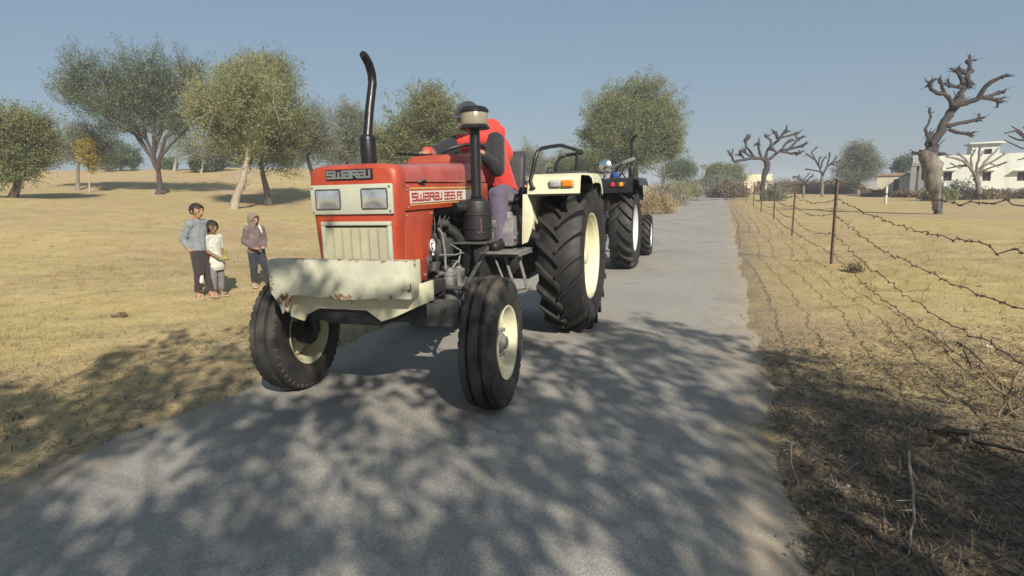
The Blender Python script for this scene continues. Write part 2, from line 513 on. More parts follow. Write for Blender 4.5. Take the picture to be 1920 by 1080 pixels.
# ------------------------------------------------------------------ ground and road
def sstep(a, b, x):
    t = np.clip((x - a) / (b - a), 0, 1)
    return t * t * (3 - 2 * t)
def centre_shift(t): return -0.0035 * np.maximum(0, t - 58) ** 2
def terrain(x, y):
    x, y = np.asarray(x, float), np.asarray(y, float)
    t = (x - ROAD_O.x) * ROAD_D.x + y * ROAD_D.y
    s = (x - ROAD_O.x) * ROAD_N.x + y * ROAD_N.y
    sr = s - centre_shift(np.minimum(t, 110))
    sl = np.maximum(0, -s - 1.8)
    u = np.clip((sl - 1.5) / 30, 0, 1)
    z = 1.75 * u * u * (3 - 2 * u)
    z += 1.75 * sstep(30, 52, y) * sstep(8, 30, sl) * (1 - sstep(70, 140, y))
    z *= (1 - sstep(-40, -15, -y) * 0)
    z += -0.16 * sstep(20, 40, y) * sstep(4, 14, s)
    z += (vnoise(x * 0.35, y * 0.35, 3) - 0.5) * 0.22 * sstep(1.5, 9, sl)
    z += (vnoise(x * 0.12, y * 0.12, 5) - 0.5) * 0.7 * sstep(8, 20, sl)
    near = sstep(1.75, 2.3, np.abs(sr))
    z += ((vnoise(x * 2.1, y * 2.1, 9) - 0.5) * 0.055 + (vnoise(x * 6.3, y * 6.3, 4) - 0.5) * 0.03 + 0.012) * near
    z = np.where(np.abs(sr) < 4, z * sstep(1.7, 3.2, np.abs(sr)) * 1.0 + (1 - sstep(1.60, 1.92, np.abs(sr))) * -0.045 + (vnoise(x * 2.6, y * 2.6, 31) - 0.50) * (0.055 * (1 - sstep(8, 14, y))) * np.exp(-((np.abs(sr) - 1.74) / 0.16) ** 2) + (vnoise(x * 9, y * 9, 32) - 0.5) * 0.022 * (1 - sstep(7, 12, y)) * np.exp(-((np.abs(sr) - 1.78) / 0.2) ** 2), z)
    z += -2.2 * sstep(78, 130, t) * (1 - sstep(10, 40, sl))
    return z
def tz(x, y): return float(terrain(np.array([x]), np.array([y]))[0])
def axis_pts(lo, dense_lo, dense_hi, hi, step, grow=1.16):
    a = list(np.arange(dense_lo, dense_hi, step))
    d, x = step, dense_hi
    while x < hi: a.append(x); d *= grow; x += d
    a.append(hi)
    d, x = step, dense_lo
    b = []
    while x > lo:
        d *= grow; x -= d; b.append(max(x, lo))
    return np.array(sorted(set(b + a)))
xs = axis_pts(-900, -7, 8, 900, 0.11)
ys = axis_pts(-400, 1.0, 12, 1500, 0.11)
gx, gy = np.meshgrid(xs, ys)
gz = terrain(gx, gy)
nx, ny = len(xs), len(ys)
idx = np.arange(nx * ny).reshape(ny, nx)
q = np.stack([idx[:-1, :-1], idx[:-1, 1:], idx[1:, 1:], idx[1:, :-1]], -1).reshape(-1, 4)
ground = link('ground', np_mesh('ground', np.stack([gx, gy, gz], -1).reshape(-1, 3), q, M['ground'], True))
tag(ground, 'dry straw coloured field rising to a low sandy hill', 'ground', kind='structure')

ts = np.concatenate([np.arange(-8, 14, 0.12), np.arange(14, 40, 0.6), np.arange(40, 112, 1.5)])
cols = np.linspace(-1, 1, 25)
tt, cc = np.meshgrid(ts, cols, indexing='ij')
half = HALF + (vnoise(tt * 1.7, np.sign(cc) * 7.3 + 20, 2) - 0.5) * 0.22 + (vnoise(tt * 7, np.sign(cc) * 3.3 + 9, 6) - 0.5) * 0.12
ss = cc * half
rz = -0.020 * np.abs(cc) ** 10 + (vnoise(tt * 1.2, ss * 1.2, 8) - 0.5) * 0.008
rz = np.where(np.abs(cc) > 0.999, -0.06, rz)
rz += -2.2 * sstep(78, 130, tt)
so = ss + centre_shift(tt)
rv = np.stack([ROAD_O.x + tt * ROAD_D.x + so * ROAD_N.x, tt * ROAD_D.y + so * ROAD_N.y, rz], -1).reshape(-1, 3)
idx = np.arange(tt.size).reshape(tt.shape)
q = np.stack([idx[:-1, :-1], idx[:-1, 1:], idx[1:, 1:], idx[1:, :-1]], -1).reshape(-1, 4)
road = link('road', np_mesh('road', rv, q, M['road'], True))
tag(road, 'narrow worn grey asphalt road running into the distance', 'road', kind='structure')

# ------------------------------------------------------------------ tractor pieces
def loft(mb, secs, cap=True):
    k = len(secs[0])
    v = [p for s_ in secs for p in s_]
    f = []
    for i in range(len(secs) - 1):
        for j in range(k - 1):
            f.append((i * k + j, i * k + j + 1, (i + 1) * k + j + 1, (i + 1) * k + j))
    if cap:
        f.append(tuple(range(k))[::-1])
        f.append(tuple((len(secs) - 1) * k + j for j in range(k)))
    return mb.add(v, f)
def sheet(mb, path, y0, y1, th=0.012):
    """bent sheet: path in (x,z), swept across y"""
    k = len(path)
    nrm = []
    for i in range(k):
        a, b = path[max(i - 1, 0)], path[min(i + 1, k - 1)]
        dx, dz = b[0] - a[0], b[1] - a[1]
        l = math.hypot(dx, dz)
        nrm.append((-dz / l * th, dx / l * th))
    poly = [(p[0], p[1]) for p in path] + [(p[0] + n_[0], p[1] + n_[1]) for p, n_ in list(zip(path, nrm))[::-1]]
    v = [(x, y0, z) for x, z in poly] + [(x, y1, z) for x, z in poly]
    m_ = len(poly)
    f = [(i, (i + 1) % m_, m_ + (i + 1) % m_, m_ + i) for i in range(m_)]
    for b in (0, m_):
        for i in range(k - 1):
            f.append((b + i, b + i + 1, b + m_ - 2 - i, b + m_ - 1 - i))
    return mb.add(v, f)
def ribbed_tyre(D, W):
    r, h = D / 2, W / 2
    mb = MB()
    half_p = [(r - 0.0275, 0.90), (r - 0.012, 0.77), (r - 0.010, 0.48), (r - 0.028, 0.44), (r - 0.028, 0.31), (r - 0.0015, 0.26), (r, 0.0)]
    side = [(0.205, 0.62), (0.214, 0.80), (0.25, 0.93), (0.30, 0.995), (0.335, 0.98), (r - 0.036, 0.93)]
    side = [(0.205 + (a - 0.205) * (r - 0.2415) / (0.363 - 0.205), b) for a, b in side[:-1]] + [side[-1]]
    pr = [(a, -b * h) for a, b in side + half_p] + [(a, b * h) for a, b in (side + half_p)[::-1][1:]]
    mb.lathe(pr, axis='Y', n=72, caps=False)
    n = 46
    for k in range(n):
        for sd in (-1, 1):
            a = 2 * math.pi * (k + (0.5 if sd > 0 else 0)) / n
            rr = r - 0.032
            mb.box((rr * math.sin(a), sd * h * 0.83, rr * math.cos(a)), (0.036, h * 0.26, 0.026), rot=(sd * 0.35, a, 0), bev=0.004, seg=1)
    return mb
def lug_tyre(D, W, bead, n=20, lug=0.042, sweep=0.30):
    R_, h = D / 2 - lug, W / 2
    mb = MB()
    def crown(y): return R_ - 0.055 * (abs(y) / h) ** 3
    pr = [(bead, 0.66), (bead + 0.012, 0.80), (bead + (R_ - bead) * 0.30, 0.97), (bead + (R_ - bead) * 0.58, 1.0), (R_ - 0.085, 0.985)]
    ys_ = [0.92, 0.7, 0.45, 0.2, 0.0]
    hp = [(a, b * h) for a, b in pr] + [(crown(y * h), y * h) for y in ys_]
    mb.lathe([(a, -b) for a, b in hp] + [(a, b) for a, b in hp[::-1][1:]], axis='Y', n=80, caps=False)
    for k in range(n):
        for sd in (-1, 1):
            ph0 = 2 * math.pi * (k + (0.5 if sd > 0 else 0)) / n
            rows = []
            for i in range(8):
                s_ = i / 7.0
                y = sd * (-0.012 + s_ * (h * 0.99 + 0.012))
                ph = ph0 + sweep * (s_ ** 0.85)
                rb = crown(min(abs(y), h * 0.93)) - (0.012 if s_ < 0.9 else 0.05)
                top = R_ + lug * (1 - 0.10 * s_ * s_) - (0.0 if s_ < 0.9 else 0.012) - 0.02 * (abs(y) / h) ** 3
                wb, wt = (0.040 + 0.012 * s_) / D * 1.36, (0.024 + 0.010 * s_) / D * 1.36
                ring = []
                for dr, w in ((rb, -wb), (top, -wt), (top, wt), (rb, wb)):
                    a = ph + w
                    ring.append((dr * math.cos(a), y, dr * math.sin(a)))
                rows.append(ring)
            v = [p for r_ in rows for p in r_]
            f = []
            for i in range(7):
                for j in range(4):
                    f.append((i * 4 + j, i * 4 + (j + 1) % 4, (i + 1) * 4 + (j + 1) % 4, (i + 1) * 4 + j))
            f += [(0, 1, 2, 3), (31, 30, 29, 28)]
            mb.add(v, f)
    return mb
def front_rim(rim_r=0.221, w=0.09):
    mb = MB()
    k = rim_r / 0.221
    mb.lathe([(a * k, b) for a, b in [(0.212, -w), (0.222, -w - 0.004), (0.219, -w + 0.006), (0.204, -w + 0.018), (0.190, -0.03), (0.186, 0.01), (0.190, 0.045),
              (0.204, w - 0.018), (0.219, w - 0.006), (0.223, w + 0.002), (0.220, w + 0.006), (0.208, w), (0.198, w - 0.020), (0.186, 0.052), (0.176, 0.030),
              (0.160, 0.020), (0.120, 0.030), (0.092, 0.034), (0.0, 0.034)]], axis='Y', n=56, caps=False)
    return mb
def hub_mb(r, y0, n, rn, dome=0.05, nut=0.013):
    mb = MB()
    mb.lathe([(r, y0), (r * 0.96, y0 + dome * 0.5), (r * 0.7, y0 + dome * 0.7), (r * 0.62, y0 + dome), (r * 0.3, y0 + dome * 1.15), (0, y0 + dome * 1.2)], axis='Y', n=28)
    for i in range(n):
        a = 2 * math.pi * i / n + 0.2
        mb.tube([(rn * math.cos(a), y0, rn * math.sin(a)), (rn * math.cos(a), y0 + 0.026, rn * math.sin(a))], nut, 6)
    return mb
def rear_rim(rr=0.383, w=0.15):
    mb = MB()
    k = rr / 0.383
    mb.lathe([(a * k, b) for a, b in [(0.375, -w), (0.386, -w - 0.004), (0.372, -w + 0.014), (0.352, -w + 0.03), (0.340, 0.0), (0.352, w - 0.03), (0.372, w - 0.014),
              (0.385, w + 0.002), (0.387, w + 0.008), (0.374, w + 0.004), (0.362, w - 0.016), (0.352, w - 0.045), (0.345, 0.055), (0.330, 0.040), (0.318, 0.052), (0.300, 0.058),
              (0.24, 0.045), (0.19, 0.035), (0.15, 0.045), (0.0, 0.045)]], axis='Y', n=64, caps=False)
    return mb

GL = {'S': [[(.8, 1), (0, 1), (0, .52), (.8, .52), (.8, 0), (0, 0)]], 'W': [[(0, 1), (0, 0), (1.1, 0), (1.1, 1)], [(.55, 0), (.55, .8)]],
      'A': [[(.05, 1), (.8, 1), (.8, 0), (0, 0), (0, .52), (.8, .52)]], 'R': [[(0, 0), (0, 1), (.8, 1), (.8, .52), (0, .52)], [(.38, .52), (.8, 0)]],
      'J': [[(.35, 1), (.35, 0), (-.02, 0)]], '8': [[(0, 0), (0, 1), (.8, 1), (.8, 0), (0, 0)], [(0, .52), (.8, .52)]],
      '5': [[(.8, 1), (0, 1), (0, .52), (.8, .52), (.8, 0), (0, 0)]], 'F': [[(0, 0), (0, 1), (.7, 1)], [(0, .52), (.6, .52)]],
      'E': [[(.7, 1), (0, 1), (0, 0), (.7, 0)], [(0, .52), (.6, .52)]]}
GW = {'W': 1.1, 'J': .35, 'F': .7, 'E': .7, ' ': .35}
def lettering(mb, text, o, ud, vd, width, height, stroke, depth, gap=0.30):
    """block letters from stroke bars; o = lower left corner, ud / vd reading and up direction"""
    ud, vd = Vector(ud).normalized(), Vector(vd).normalized()
    nd = ud.cross(vd)
    tot = sum(GW.get(c, .8) for c in text) + gap * (len(text) - 1)
    sx = (width - stroke) / tot
    sy = height - stroke
    x = stroke / 2
    kk = 0
    for c in text:
        for line in GL.get(c, []):
            for (a, b), (c2, d2) in zip(line[:-1], line[1:]):
                p = Vector((x + a * sx, stroke / 2 + b * sy)); q_ = Vector((x + c2 * sx, stroke / 2 + d2 * sy))
                d = (q_ - p).normalized(); nn = Vector((-d.y, d.x)) * stroke / 2
                p2, q2 = p - d * stroke / 2, q_ + d * stroke / 2
                kk += 1
                dd = depth + 0.0002 * (kk % 5)
                cs = [p2 - nn, q2 - nn, q2 + nn, p2 + nn]
                lo = [Vector(o) + ud * w.x + vd * w.y - nd * 0.001 for w in cs]
                hi = [Vector(o) + ud * w.x + vd * w.y + nd * dd for w in cs]
                mb.add(lo + hi, [(3, 2, 1, 0), (4, 5, 6, 7), (0, 1, 5, 4), (1, 2, 6, 5), (2, 3, 7, 6), (3, 0, 4, 7)])
        x += (GW.get(c, .8) + gap) * sx
    return mb

# ------------------------------------------------------------------ the red tractor (x forward, y to its left, z up; origin under the front axle)
T1_ROT = R(-90 - 18.868)
T1_LOC = (-0.785, 3.712, -0.010)
T = thing('tractor', 'red tractor with cream headlight panel and cream rear wheel, coming towards the viewer', 'tractor', T1_LOC, T1_ROT)
Df, wf, tf, Dr, wr, tr, wb = 0.799, 0.196, 1.402, 1.365, 0.382, 1.464, 2.08
STEER = R(4.24)
ft_me = ribbed_tyre(Df, wf).mesh('tyre', M['rubber_dust'])
fr_me = front_rim().mesh('rim', M['cream'])
fh_me = hub_mb(0.058, 0.034, 6, 0.085, 0.05, 0.012).mesh('hub', M['grey_metal'])
rt_me = lug_tyre(Dr, wr, 0.372).mesh('tyre', M['rubber'], sharp=40)
rr_me = rear_rim().mesh('rim', M['cream'])
rh_me = hub_mb(0.11, 0.045, 8, 0.165, 0.07, 0.018).mesh('hub', M['cream'])
def wheel(kind, parent, loc, side, steer, metas, lab=None):
    h = holder(kind, parent, loc, (0, 0, steer))
    link('tyre', metas[0], h)
    for nm, me in (('rim', metas[1]), ('hub', metas[2])):
        link(nm, me, h, (0, 0, 0), (0, 0, 0 if side > 0 else math.pi))
    return h
for sd in (1, -1):
    wheel('front_wheel', T, (0, sd * tf / 2, Df / 2), sd, STEER, (ft_me, fr_me, fh_me))
    wheel('rear_wheel', T, (-wb, sd * tr / 2, Dr / 2), sd, 0, (rt_me, rr_me, rh_me))

HC = 0.012                                                   # the bonnet's middle line
def ztop(x): return 1.452 + (0.30 - x) * 0.042
def bonnet_sec(x, zlo, hw=0.288, r=0.06, dz=0.0):
    zt = ztop(x) + dz
    p = [(-hw, zlo), (-hw, zt - r)]
    for a in (25, 50, 75): p.append((-hw + r - r * math.cos(R(a)), zt - r + (r - 0.008) * math.sin(R(a))))
    p += [(-hw + r * 1.3, zt - 0.006), (-hw * 0.5, zt - 0.001), (0, zt)]
    p = p + [(-a, b) for a, b in p[:-1][::-1]]
    return [(x, HC + a, b) for a, b in p]
mb = MB()
loft(mb, [bonnet_sec(x, 1.354) for x in (0.238, 0.0, -0.3, -0.6, -0.85)] + [bonnet_sec(-0.98, 1.354, 0.280, 0.07, -0.02), bonnet_sec(-1.06, 1.354, 0.265, 0.08, -0.06)])
mb.build('bonnet', M['red_top'], T)
mb = MB()
for x0, x1 in ((0.238, -1.05),):
    mb.prism([(x0, 1.193), (x1, 1.193), (x1, 1.347), (x0, 1.347)], HC - 0.285, HC + 0.285, 'Y', 0.006)
mb.build('bonnet_side', M['red'], T)
# nose casing with rounded edges
def nose_sec(x, i):
    p = [(-(0.247 - i), 0.775 + i * 0.3), (-(0.268 - i), 1.05), (-(0.290 - i), 1.352)]
    r = 0.06
    for a in (20, 45, 70): p.append((-(0.290 - i) + (r) * (1 - math.cos(R(a))), 1.394 - i * 0.6 + (r) * math.sin(R(a))))
    p += [(-0.18, 1.459 - i * 0.6), (0, 1.461 - i * 0.6)]
    p = p + [(-a, b) for a, b in p[:-1][::-1]]
    return [(x, HC + a, b) for a, b in p]
mb = MB()
loft(mb, [nose_sec(0.242, 0.0), nose_sec(0.290, 0.0), nose_sec(0.312, 0.006), nose_sec(0.326, 0.018), nose_sec(0.334, 0.034), nose_sec(0.336, 0.044)])
mb.build('nose_casing', M['red'], T, sharp=38)
for sd in (1, -1):
    mb = MB()
    y = HC + sd * 0.262
    mb.prism([(0.240, 0.775), (0.000, 0.765), (-0.135, 1.189), (0.240, 1.189)], y - 0.010, y + 0.010, 'Y', 0.004)
    sp = mb.build('side_panel', M['red'], T)
    v_ = MB()
    for i in range(9):
        v_.box((0.135 - i * 0.0105, y + sd * 0.0105, 0.985), (0.005, 0.004, 0.19), bev=0.001, seg=1)
    v_.build('side_ribs', M['red'], sp)  # row of thin upright ribs on the panel, in its own red
    for (x, z) in ((0.215, 1.165), (-0.105, 1.165), (0.215, 0.80), (0.025, 0.80)):
        b_ = MB(); b_.tube([(x, y + sd * 0.009, z), (x, y + sd * 0.016, z)], 0.008, 8)
        b_.build('bolt', M['steel'], sp)
# round emblem on the near panel
ye = HC + 0.2735
mb = MB()
pts = [(-0.092 + 0.030 * math.cos(a), ye, 0.968 + 0.037 * math.sin(a)) for a in [2 * math.pi * i / 40 for i in range(40)]]
mb.tube(pts, 0.0032, 6, closed=True)
mb.tube([(-0.078, ye, 0.985), (-0.092, ye, 0.992), (-0.108, ye, 0.985), (-0.106, ye, 0.972), (-0.090, ye, 0.967), (-0.082, ye, 0.955)], [0.003, 0.006, 0.006, 0.007, 0.006, 0.003], 6)
mb.tube([(-0.100, ye, 0.972), (-0.106, ye, 0.955), (-0.100, ye, 0.944)], [0.006, 0.005, 0.002], 6)
for i in range(3): mb.box((-0.085 - i * 0.008, ye, 0.913), (0.005, 0.003, 0.016))
mb.build('emblem', M['white'], T)
# maker's plate on the nose
mb = MB(); mb.box((0.338, 0.004, 1.402), (0.010, 0.302, 0.058), bev=0.003)
bp_ = mb.build('badge_plate', M['black'], T)
mb = MB(); lettering(mb, 'SWARAJ', (0.343, -0.137, 1.379), (0, 1, 0), (0, 0, 1), 0.282, 0.046, 0.0112, 0.006, 0.26)
mb.build('lettering', M['letter_grey'], bp_)
# headlight panel
mb = MB()
mb.prism([(-0.252, 1.182), (0.276, 1.182), (0.276, 1.348), (-0.252, 1.348)], 0.333, 0.352, 'X', 0.006)
hp = mb.build('headlight_panel', M['panel_cream'], T)
mb = MB()
for y in (-0.236, 0.260):
    for z in (1.198, 1.332):
        mb = MB(); mb.tube([(0.350, y, z), (0.355, y, z)], 0.007, 8)
        mb.build('screw', M['grey_metal'], hp)
for y in (-0.134, 0.165):
    mb = MB()
    w, h_ = 0.160, 0.108
    for dy, dz, sy, sz in ((0, h_ / 2, w, 0.008), (0, -h_ / 2, w, 0.008), (-w / 2, 0, 0.008, h_ - 0.009), (w / 2, 0, 0.008, h_ - 0.009)):
        mb.box((0.354, y + dy, 1.267 + dz), (0.008, sy, sz), bev=0.002, seg=1)
    fr = mb.build('headlight', M['dark_metal'], T)
    mb = MB()
    bm = bmesh.new()
    bmesh.ops.create_grid(bm, x_segments=12, y_segments=8, size=0.5)
    for v in bm.verts:
        e = (1 - (2 * v.co.x) ** 2) * (1 - (2 * v.co.y) ** 2)
        v.co = Vector((0.3545 + 0.016 * e, y + v.co.x * (w - 0.008), 1.267 + v.co.y * (h_ - 0.008)))
    mb.bm(bm)
    mb.build('lens', M['lamp'], fr)
# grille
mb = MB()
gx_, gy0, gy1, gz0, gz1 = 0.343, -0.197, 0.256, 0.86, 1.142
for c, s_ in (((gx_, (gy0 + gy1) / 2, gz1 - 0.011), (0.016, gy1 - gy0, 0.022)), ((gx_, gy0 + 0.012, (gz0 + gz1) / 2 - 0.012), (0.015, 0.024, gz1 - gz0 - 0.022)),
              ((gx_, gy1 - 0.012, (gz0 + gz1) / 2 - 0.012), (0.015, 0.024, gz1 - gz0 - 0.022)), ((gx_, (gy0 + gy1) / 2, gz0 - 0.002), (0.016, gy1 - gy0, 0.02))):
    mb.box(c, s_, bev=0.003)
gr = mb.build('grille', M['panel_cream'], T)
mb = MB(); mb.box((0.3375, (gy0 + gy1) / 2, (gz0 + gz1) / 2), (0.003, gy1 - gy0 - 0.03, gz1 - gz0 - 0.03))
mb.build('grille_backing', M['black'], gr)
mb = MB()
ns = 7
wslat = (gy1 - gy0 - 0.048) / ns
for i in range(ns):
    yc = gy0 + 0.024 + wslat * (i + 0.5)
    mb.box((0.3475 + 0.001 * (i % 2), yc + 0.003, 0.985), (0.004, wslat * 0.98, 0.245), rot=(0, 0, R(14)), bev=0.001, seg=1)
    mb.box((0.345, yc + wslat * 0.42, 0.985), (0.012, 0.004, 0.245), rot=(0, 0, R(-20)), bev=0.001, seg=1)
mb.build('slats', M['slat'], gr)
# stripe with the model lettering, both sides
for sd in (1, -1):
    y = HC + sd * 0.2855
    mb = MB(); mb.prism([(0.190, 1.233), (-0.77, 1.236), (-0.77, 1.303), (0.190, 1.303)], y - 0.002, y + 0.002, 'Y')
    dc = mb.build('decal', M['decal'], T)
    mb = MB(); mb.box((-0.29, y, 1.318), (0.96, 0.0036, 0.010)); mb.box((-0.29, y, 1.224), (0.96, 0.0032, 0.006))
    mb.build('decal_line', M['decal_yellow'], dc)
    for word, xa, xb, wd, hs in (('SWARAJ', 0.172, -0.59, 0.40, 0.0105), ('855', -0.265, -0.15, 0.165, 0.0088), ('FE', -0.462, 0.05, 0.088, 0.0095)):
        mb = MB()
        lettering(mb, word, (xa if sd > 0 else xb, y + sd * 0.002, 1.243), (-sd, 0, 0), (0, 0, 1), wd, 0.050, hs, 0.002)
        mb.build('lettering', M['decal_red'], dc)
    for x in (0.05, -0.70):
        mb = MB()
        mb.tube([(x + 0.035, y + sd * 0.004, 1.352), (x + 0.025, y + sd * 0.020, 1.362), (x - 0.025, y + sd * 0.020, 1.362), (x - 0.035, y + sd * 0.004, 1.352)], 0.008, 8)
        mb.box((x, y + sd * 0.006, 1.358), (0.05, 0.010, 0.022), bev=0.003)
        mb.build('bonnet_latch', M['dark_metal'], T)
    for (x, z) in ((0.215, 1.330), (0.215, 1.212), (0.225, 1.310)):
        mb = MB(); mb.tube([(x, y - sd * 0.001, z), (x, y + sd * 0.006, z)], 0.006, 8)
        mb.build('rivet', M['steel'], T)
# dash cowl
mb = MB()
def dash_sec(x, zt, hw):
    p = [(-hw, 1.40), (-hw, zt - 0.05), (-hw + 0.02, zt - 0.015), (-hw + 0.06, zt), (0, zt + 0.004)]
    p = p + [(-a, b) for a, b in p[:-1][::-1]]
    return [(x, HC + a, b) for a, b in p]
loft(mb, [dash_sec(-0.70, 1.50, 0.225), dash_sec(-0.76, 1.552, 0.235), dash_sec(-1.04, 1.562, 0.24)])
dk = mb.build('dash_cowl', M['red'], T)
mb = MB(); mb.box((-1.05, HC, 1.50), (0.03, 0.49, 0.15), bev=0.01)
mb.build('instrument_panel', M['black_plastic'], dk)
# bumper / front weight carrier
mb = MB()
mb.prism([(-0.447, 0.940), (-0.2, 0.945), (-0.15, 0.938), (0.2, 0.945), (0.450, 0.944), (0.452, 0.745), (0.34, 0.742), (0.20, 0.733), (0.02, 0.728), (-0.12, 0.738), (-0.30, 0.744),
          (-0.322, 0.700), (-0.335, 0.640), (-0.352, 0.655), (-0.372, 0.632), (-0.392, 0.690), (-0.440, 0.752)], 0.512, 0.526, 'X', 0.003)
mb.box((0.455, 0.445, 0.845), (0.112, 0.012, 0.195), bev=0.003)
mb.box((0.455, -0.440, 0.845), (0.112, 0.012, 0.185), bev=0.003)
mb.box((0.475, 0.0, 0.9405), (0.070, 0.875, 0.006), bev=0.002)
bu = mb.build('bumper', M['bumper'], T)
mb = MB()
mb.prism([(-0.40, 0.75), (-0.395, 0.60), (-0.345, 0.585), (-0.30, 0.575), (-0.285, 0.61), (-0.19, 0.655), (0.12, 0.655), (0.165, 0.625), (0.21, 0.595), (0.30, 0.625), (0.455, 0.695), (0.455, 0.76)], 0.420, 0.434, 'X', 0.003)
mb.box((0.345, 0.452, 0.752), (0.16, 0.012, 0.115), bev=0.003)
mb.box((0.345, -0.395, 0.70), (0.16, 0.012, 0.16), bev=0.003)
mb.tube([(0.432, 0.02, 0.700), (0.446, 0.02, 0.700)], 0.014, 8)
mb.build('bumper_bracket', M['cream'], bu)
# frame, engine, gearbox
mb = MB()
mb.box((0.18, 0, 0.665), (0.44, 0.40, 0.22), bev=0.03)
for sd in (1, -1):
    mb.box((0.16, sd * 0.325, 0.725), (0.50, 0.07, 0.085), bev=0.012)
    mb.box((-0.10, sd * 0.27, 0.70), (0.10, 0.14, 0.10), bev=0.01)
mb.box((-1.55, 0, 0.72), (1.15, 0.38, 0.42), bev=0.05)
mb.box((-0.98, 0, 0.78), (0.10, 0.46, 0.50), bev=0.04)
mb.lathe([(0.11, -0.56), (0.13, -0.40), (0.20, -0.28), (0.24, 0), (0.20, 0.28), (0.13, 0.40), (0.11, 0.56)], (-wb, 0, Dr / 2), 'Y', 20)
mb.box((-0.50, 0, 0.60), (1.0, 0.22, 0.10), bev=0.02)
mb.build('chassis', M['iron'], T)
mb = MB()
mb.box((-0.50, 0, 0.86), (0.86, 0.34, 0.52), bev=0.02)
mb.box((-0.50, 0.0, 1.14), (0.80, 0.26, 0.10), bev=0.02)
mb.box((-0.50, 0, 0.56), (0.80, 0.26, 0.16), bev=0.03)
for sd in (1, -1):
    for i in range(4):
        x = -0.22 - i * 0.19
        mb.cyl((x, sd * 0.16, 1.10), (x, sd * 0.22, 1.06), 0.045, 0.035, 12)
        mb.box((x, sd * 0.175, 0.86), (0.12, 0.02, 0.22), bev=0.008)
    for i in range(12):
        mb.tube([(-0.14 - i * 0.066, sd * 0.168, 0.66 + 0.02 * (i % 3)), (-0.14 - i * 0.066, sd * 0.186, 0.66 + 0.02 * (i % 3))], 0.011, 6)
mb.lathe([(0.10, -0.03), (0.11, -0.02), (0.085, 0.0), (0.11, 0.02), (0.10, 0.03)], (-0.03, 0.10, 0.98), 'X', 24)
mb.lathe([(0.07, -0.03), (0.08, -0.02), (0.06, 0.0), (0.08, 0.02), (0.07, 0.03)], (-0.03, 0.22, 0.86), 'X', 20)
mb.tube([(-0.03, 0.20, 0.99), (-0.03, 0.30, 0.88), (-0.03, 0.26, 0.80), (-0.03, 0.10, 0.88)], 0.012, 8)
eng = mb.build('engine', M['iron'], T)
mb = MB()                                                     # injection pump and its lines
mb.box((-0.30, 0.235, 0.925), (0.24, 0.10, 0.13), bev=0.02)
mb.cyl((-0.16, 0.235, 0.92), (-0.10, 0.235, 0.92), 0.055, 0.05, 16)
for i in range(4):
    x = -0.23 - i * 0.05
    mb.cyl((x, 0.235, 0.985), (x, 0.235, 1.03), 0.014, 0.012, 8)
    mb.tube([(x, 0.235, 1.03), (x + 0.01, 0.245, 1.09), (x - 0.05 * i, 0.235, 1.15), (-0.22 - i * 0.19, 0.19, 1.13)], 0.0045, 6)
mb.build('injection_pump', M['dark_metal'], eng)
for x, y, r_, z0, z1 in ((-0.245, 0.325, 0.046, 0.600, 0.765), (-0.385, 0.325, 0.038, 0.640, 0.770)):
    mb = MB()
    mb.lathe([(r_ * 0.6, z0 - 0.012), (r_ * 0.95, z0), (r_, z0 + 0.01), (r_, z1 - 0.012), (r_ * 0.97, z1 - 0.008), (r_ * 1.08, z1 - 0.004), (r_ * 1.08, z1 + 0.012), (r_ * 0.6, z1 + 0.02), (r_ * 0.3, z1 + 0.04), (0, z1 + 0.042)], (x, y, 0), 'Z', 24)
    mb.box((x, y - 0.05, z1 + 0.008), (0.07, 0.09, 0.02), bev=0.004)
    mb.build('fuel_filter', M['grey_metal'], T)
mb = MB()
mb.tube([(-0.205, 0.315, 0.80), (-0.20, 0.315, 0.92), (-0.205, 0.30, 1.03), (-0.24, 0.26, 1.06)], 0.0085, 8)
mb.tube([(-0.28, 0.32, 0.79), (-0.33, 0.34, 0.84), (-0.385, 0.33, 0.80)], 0.007, 8)
mb.tube([(-0.385, 0.32, 0.80), (-0.42, 0.33, 0.90), (-0.36, 0.28, 0.95)], 0.007, 8)
mb.tube([(-0.16, 0.30, 0.90), (-0.30, 0.34, 0.885), (-0.46, 0.33, 0.88)], 0.006, 8)
mb.build('fuel_pipe', M['grey_metal'], T)
mb = MB()
mb.tube([(-0.36, 0.20, 1.10), (-0.40, 0.29, 1.03), (-0.47, 0.33, 0.94), (-0.53, 0.32, 0.84), (-0.58, 0.27, 0.74)], 0.034, 12)
mb.tube([(-0.50, 0.20, 1.05), (-0.57, 0.30, 0.98), (-0.63, 0.31, 0.86), (-0.64, 0.27, 0.72)], 0.016, 10)
mb.tube([(-0.05, 0.15, 1.10), (-0.12, 0.24, 1.06), (-0.16, 0.27, 0.98), (-0.14, 0.24, 0.88)], 0.020, 10)
mb.build('rubber_hose', M['rubber'], T)
mb = MB()
rn2 = random.Random(3)
mb.box((-0.48, 0.165, 0.90), (0.80, 0.03, 0.03), bev=0.006)
mb.box((-0.48, 0.165, 0.72), (0.80, 0.03, 0.03), bev=0.006)
for i in range(26):
    x = rn2.uniform(-0.85, -0.1); z = rn2.uniform(0.62, 1.12); y = rn2.uniform(0.18, 0.27)
    if rn2.random() < 0.5: mb.box((x, y, z), (rn2.uniform(0.02, 0.07), 0.05, rn2.uniform(0.02, 0.07)), rot=(0, rn2.uniform(-0.5, 0.5), 0), bev=0.005, seg=1)
    else: mb.cyl((x, y - 0.03, z), (x, y + 0.03, z), rn2.uniform(0.012, 0.028), None, 10)
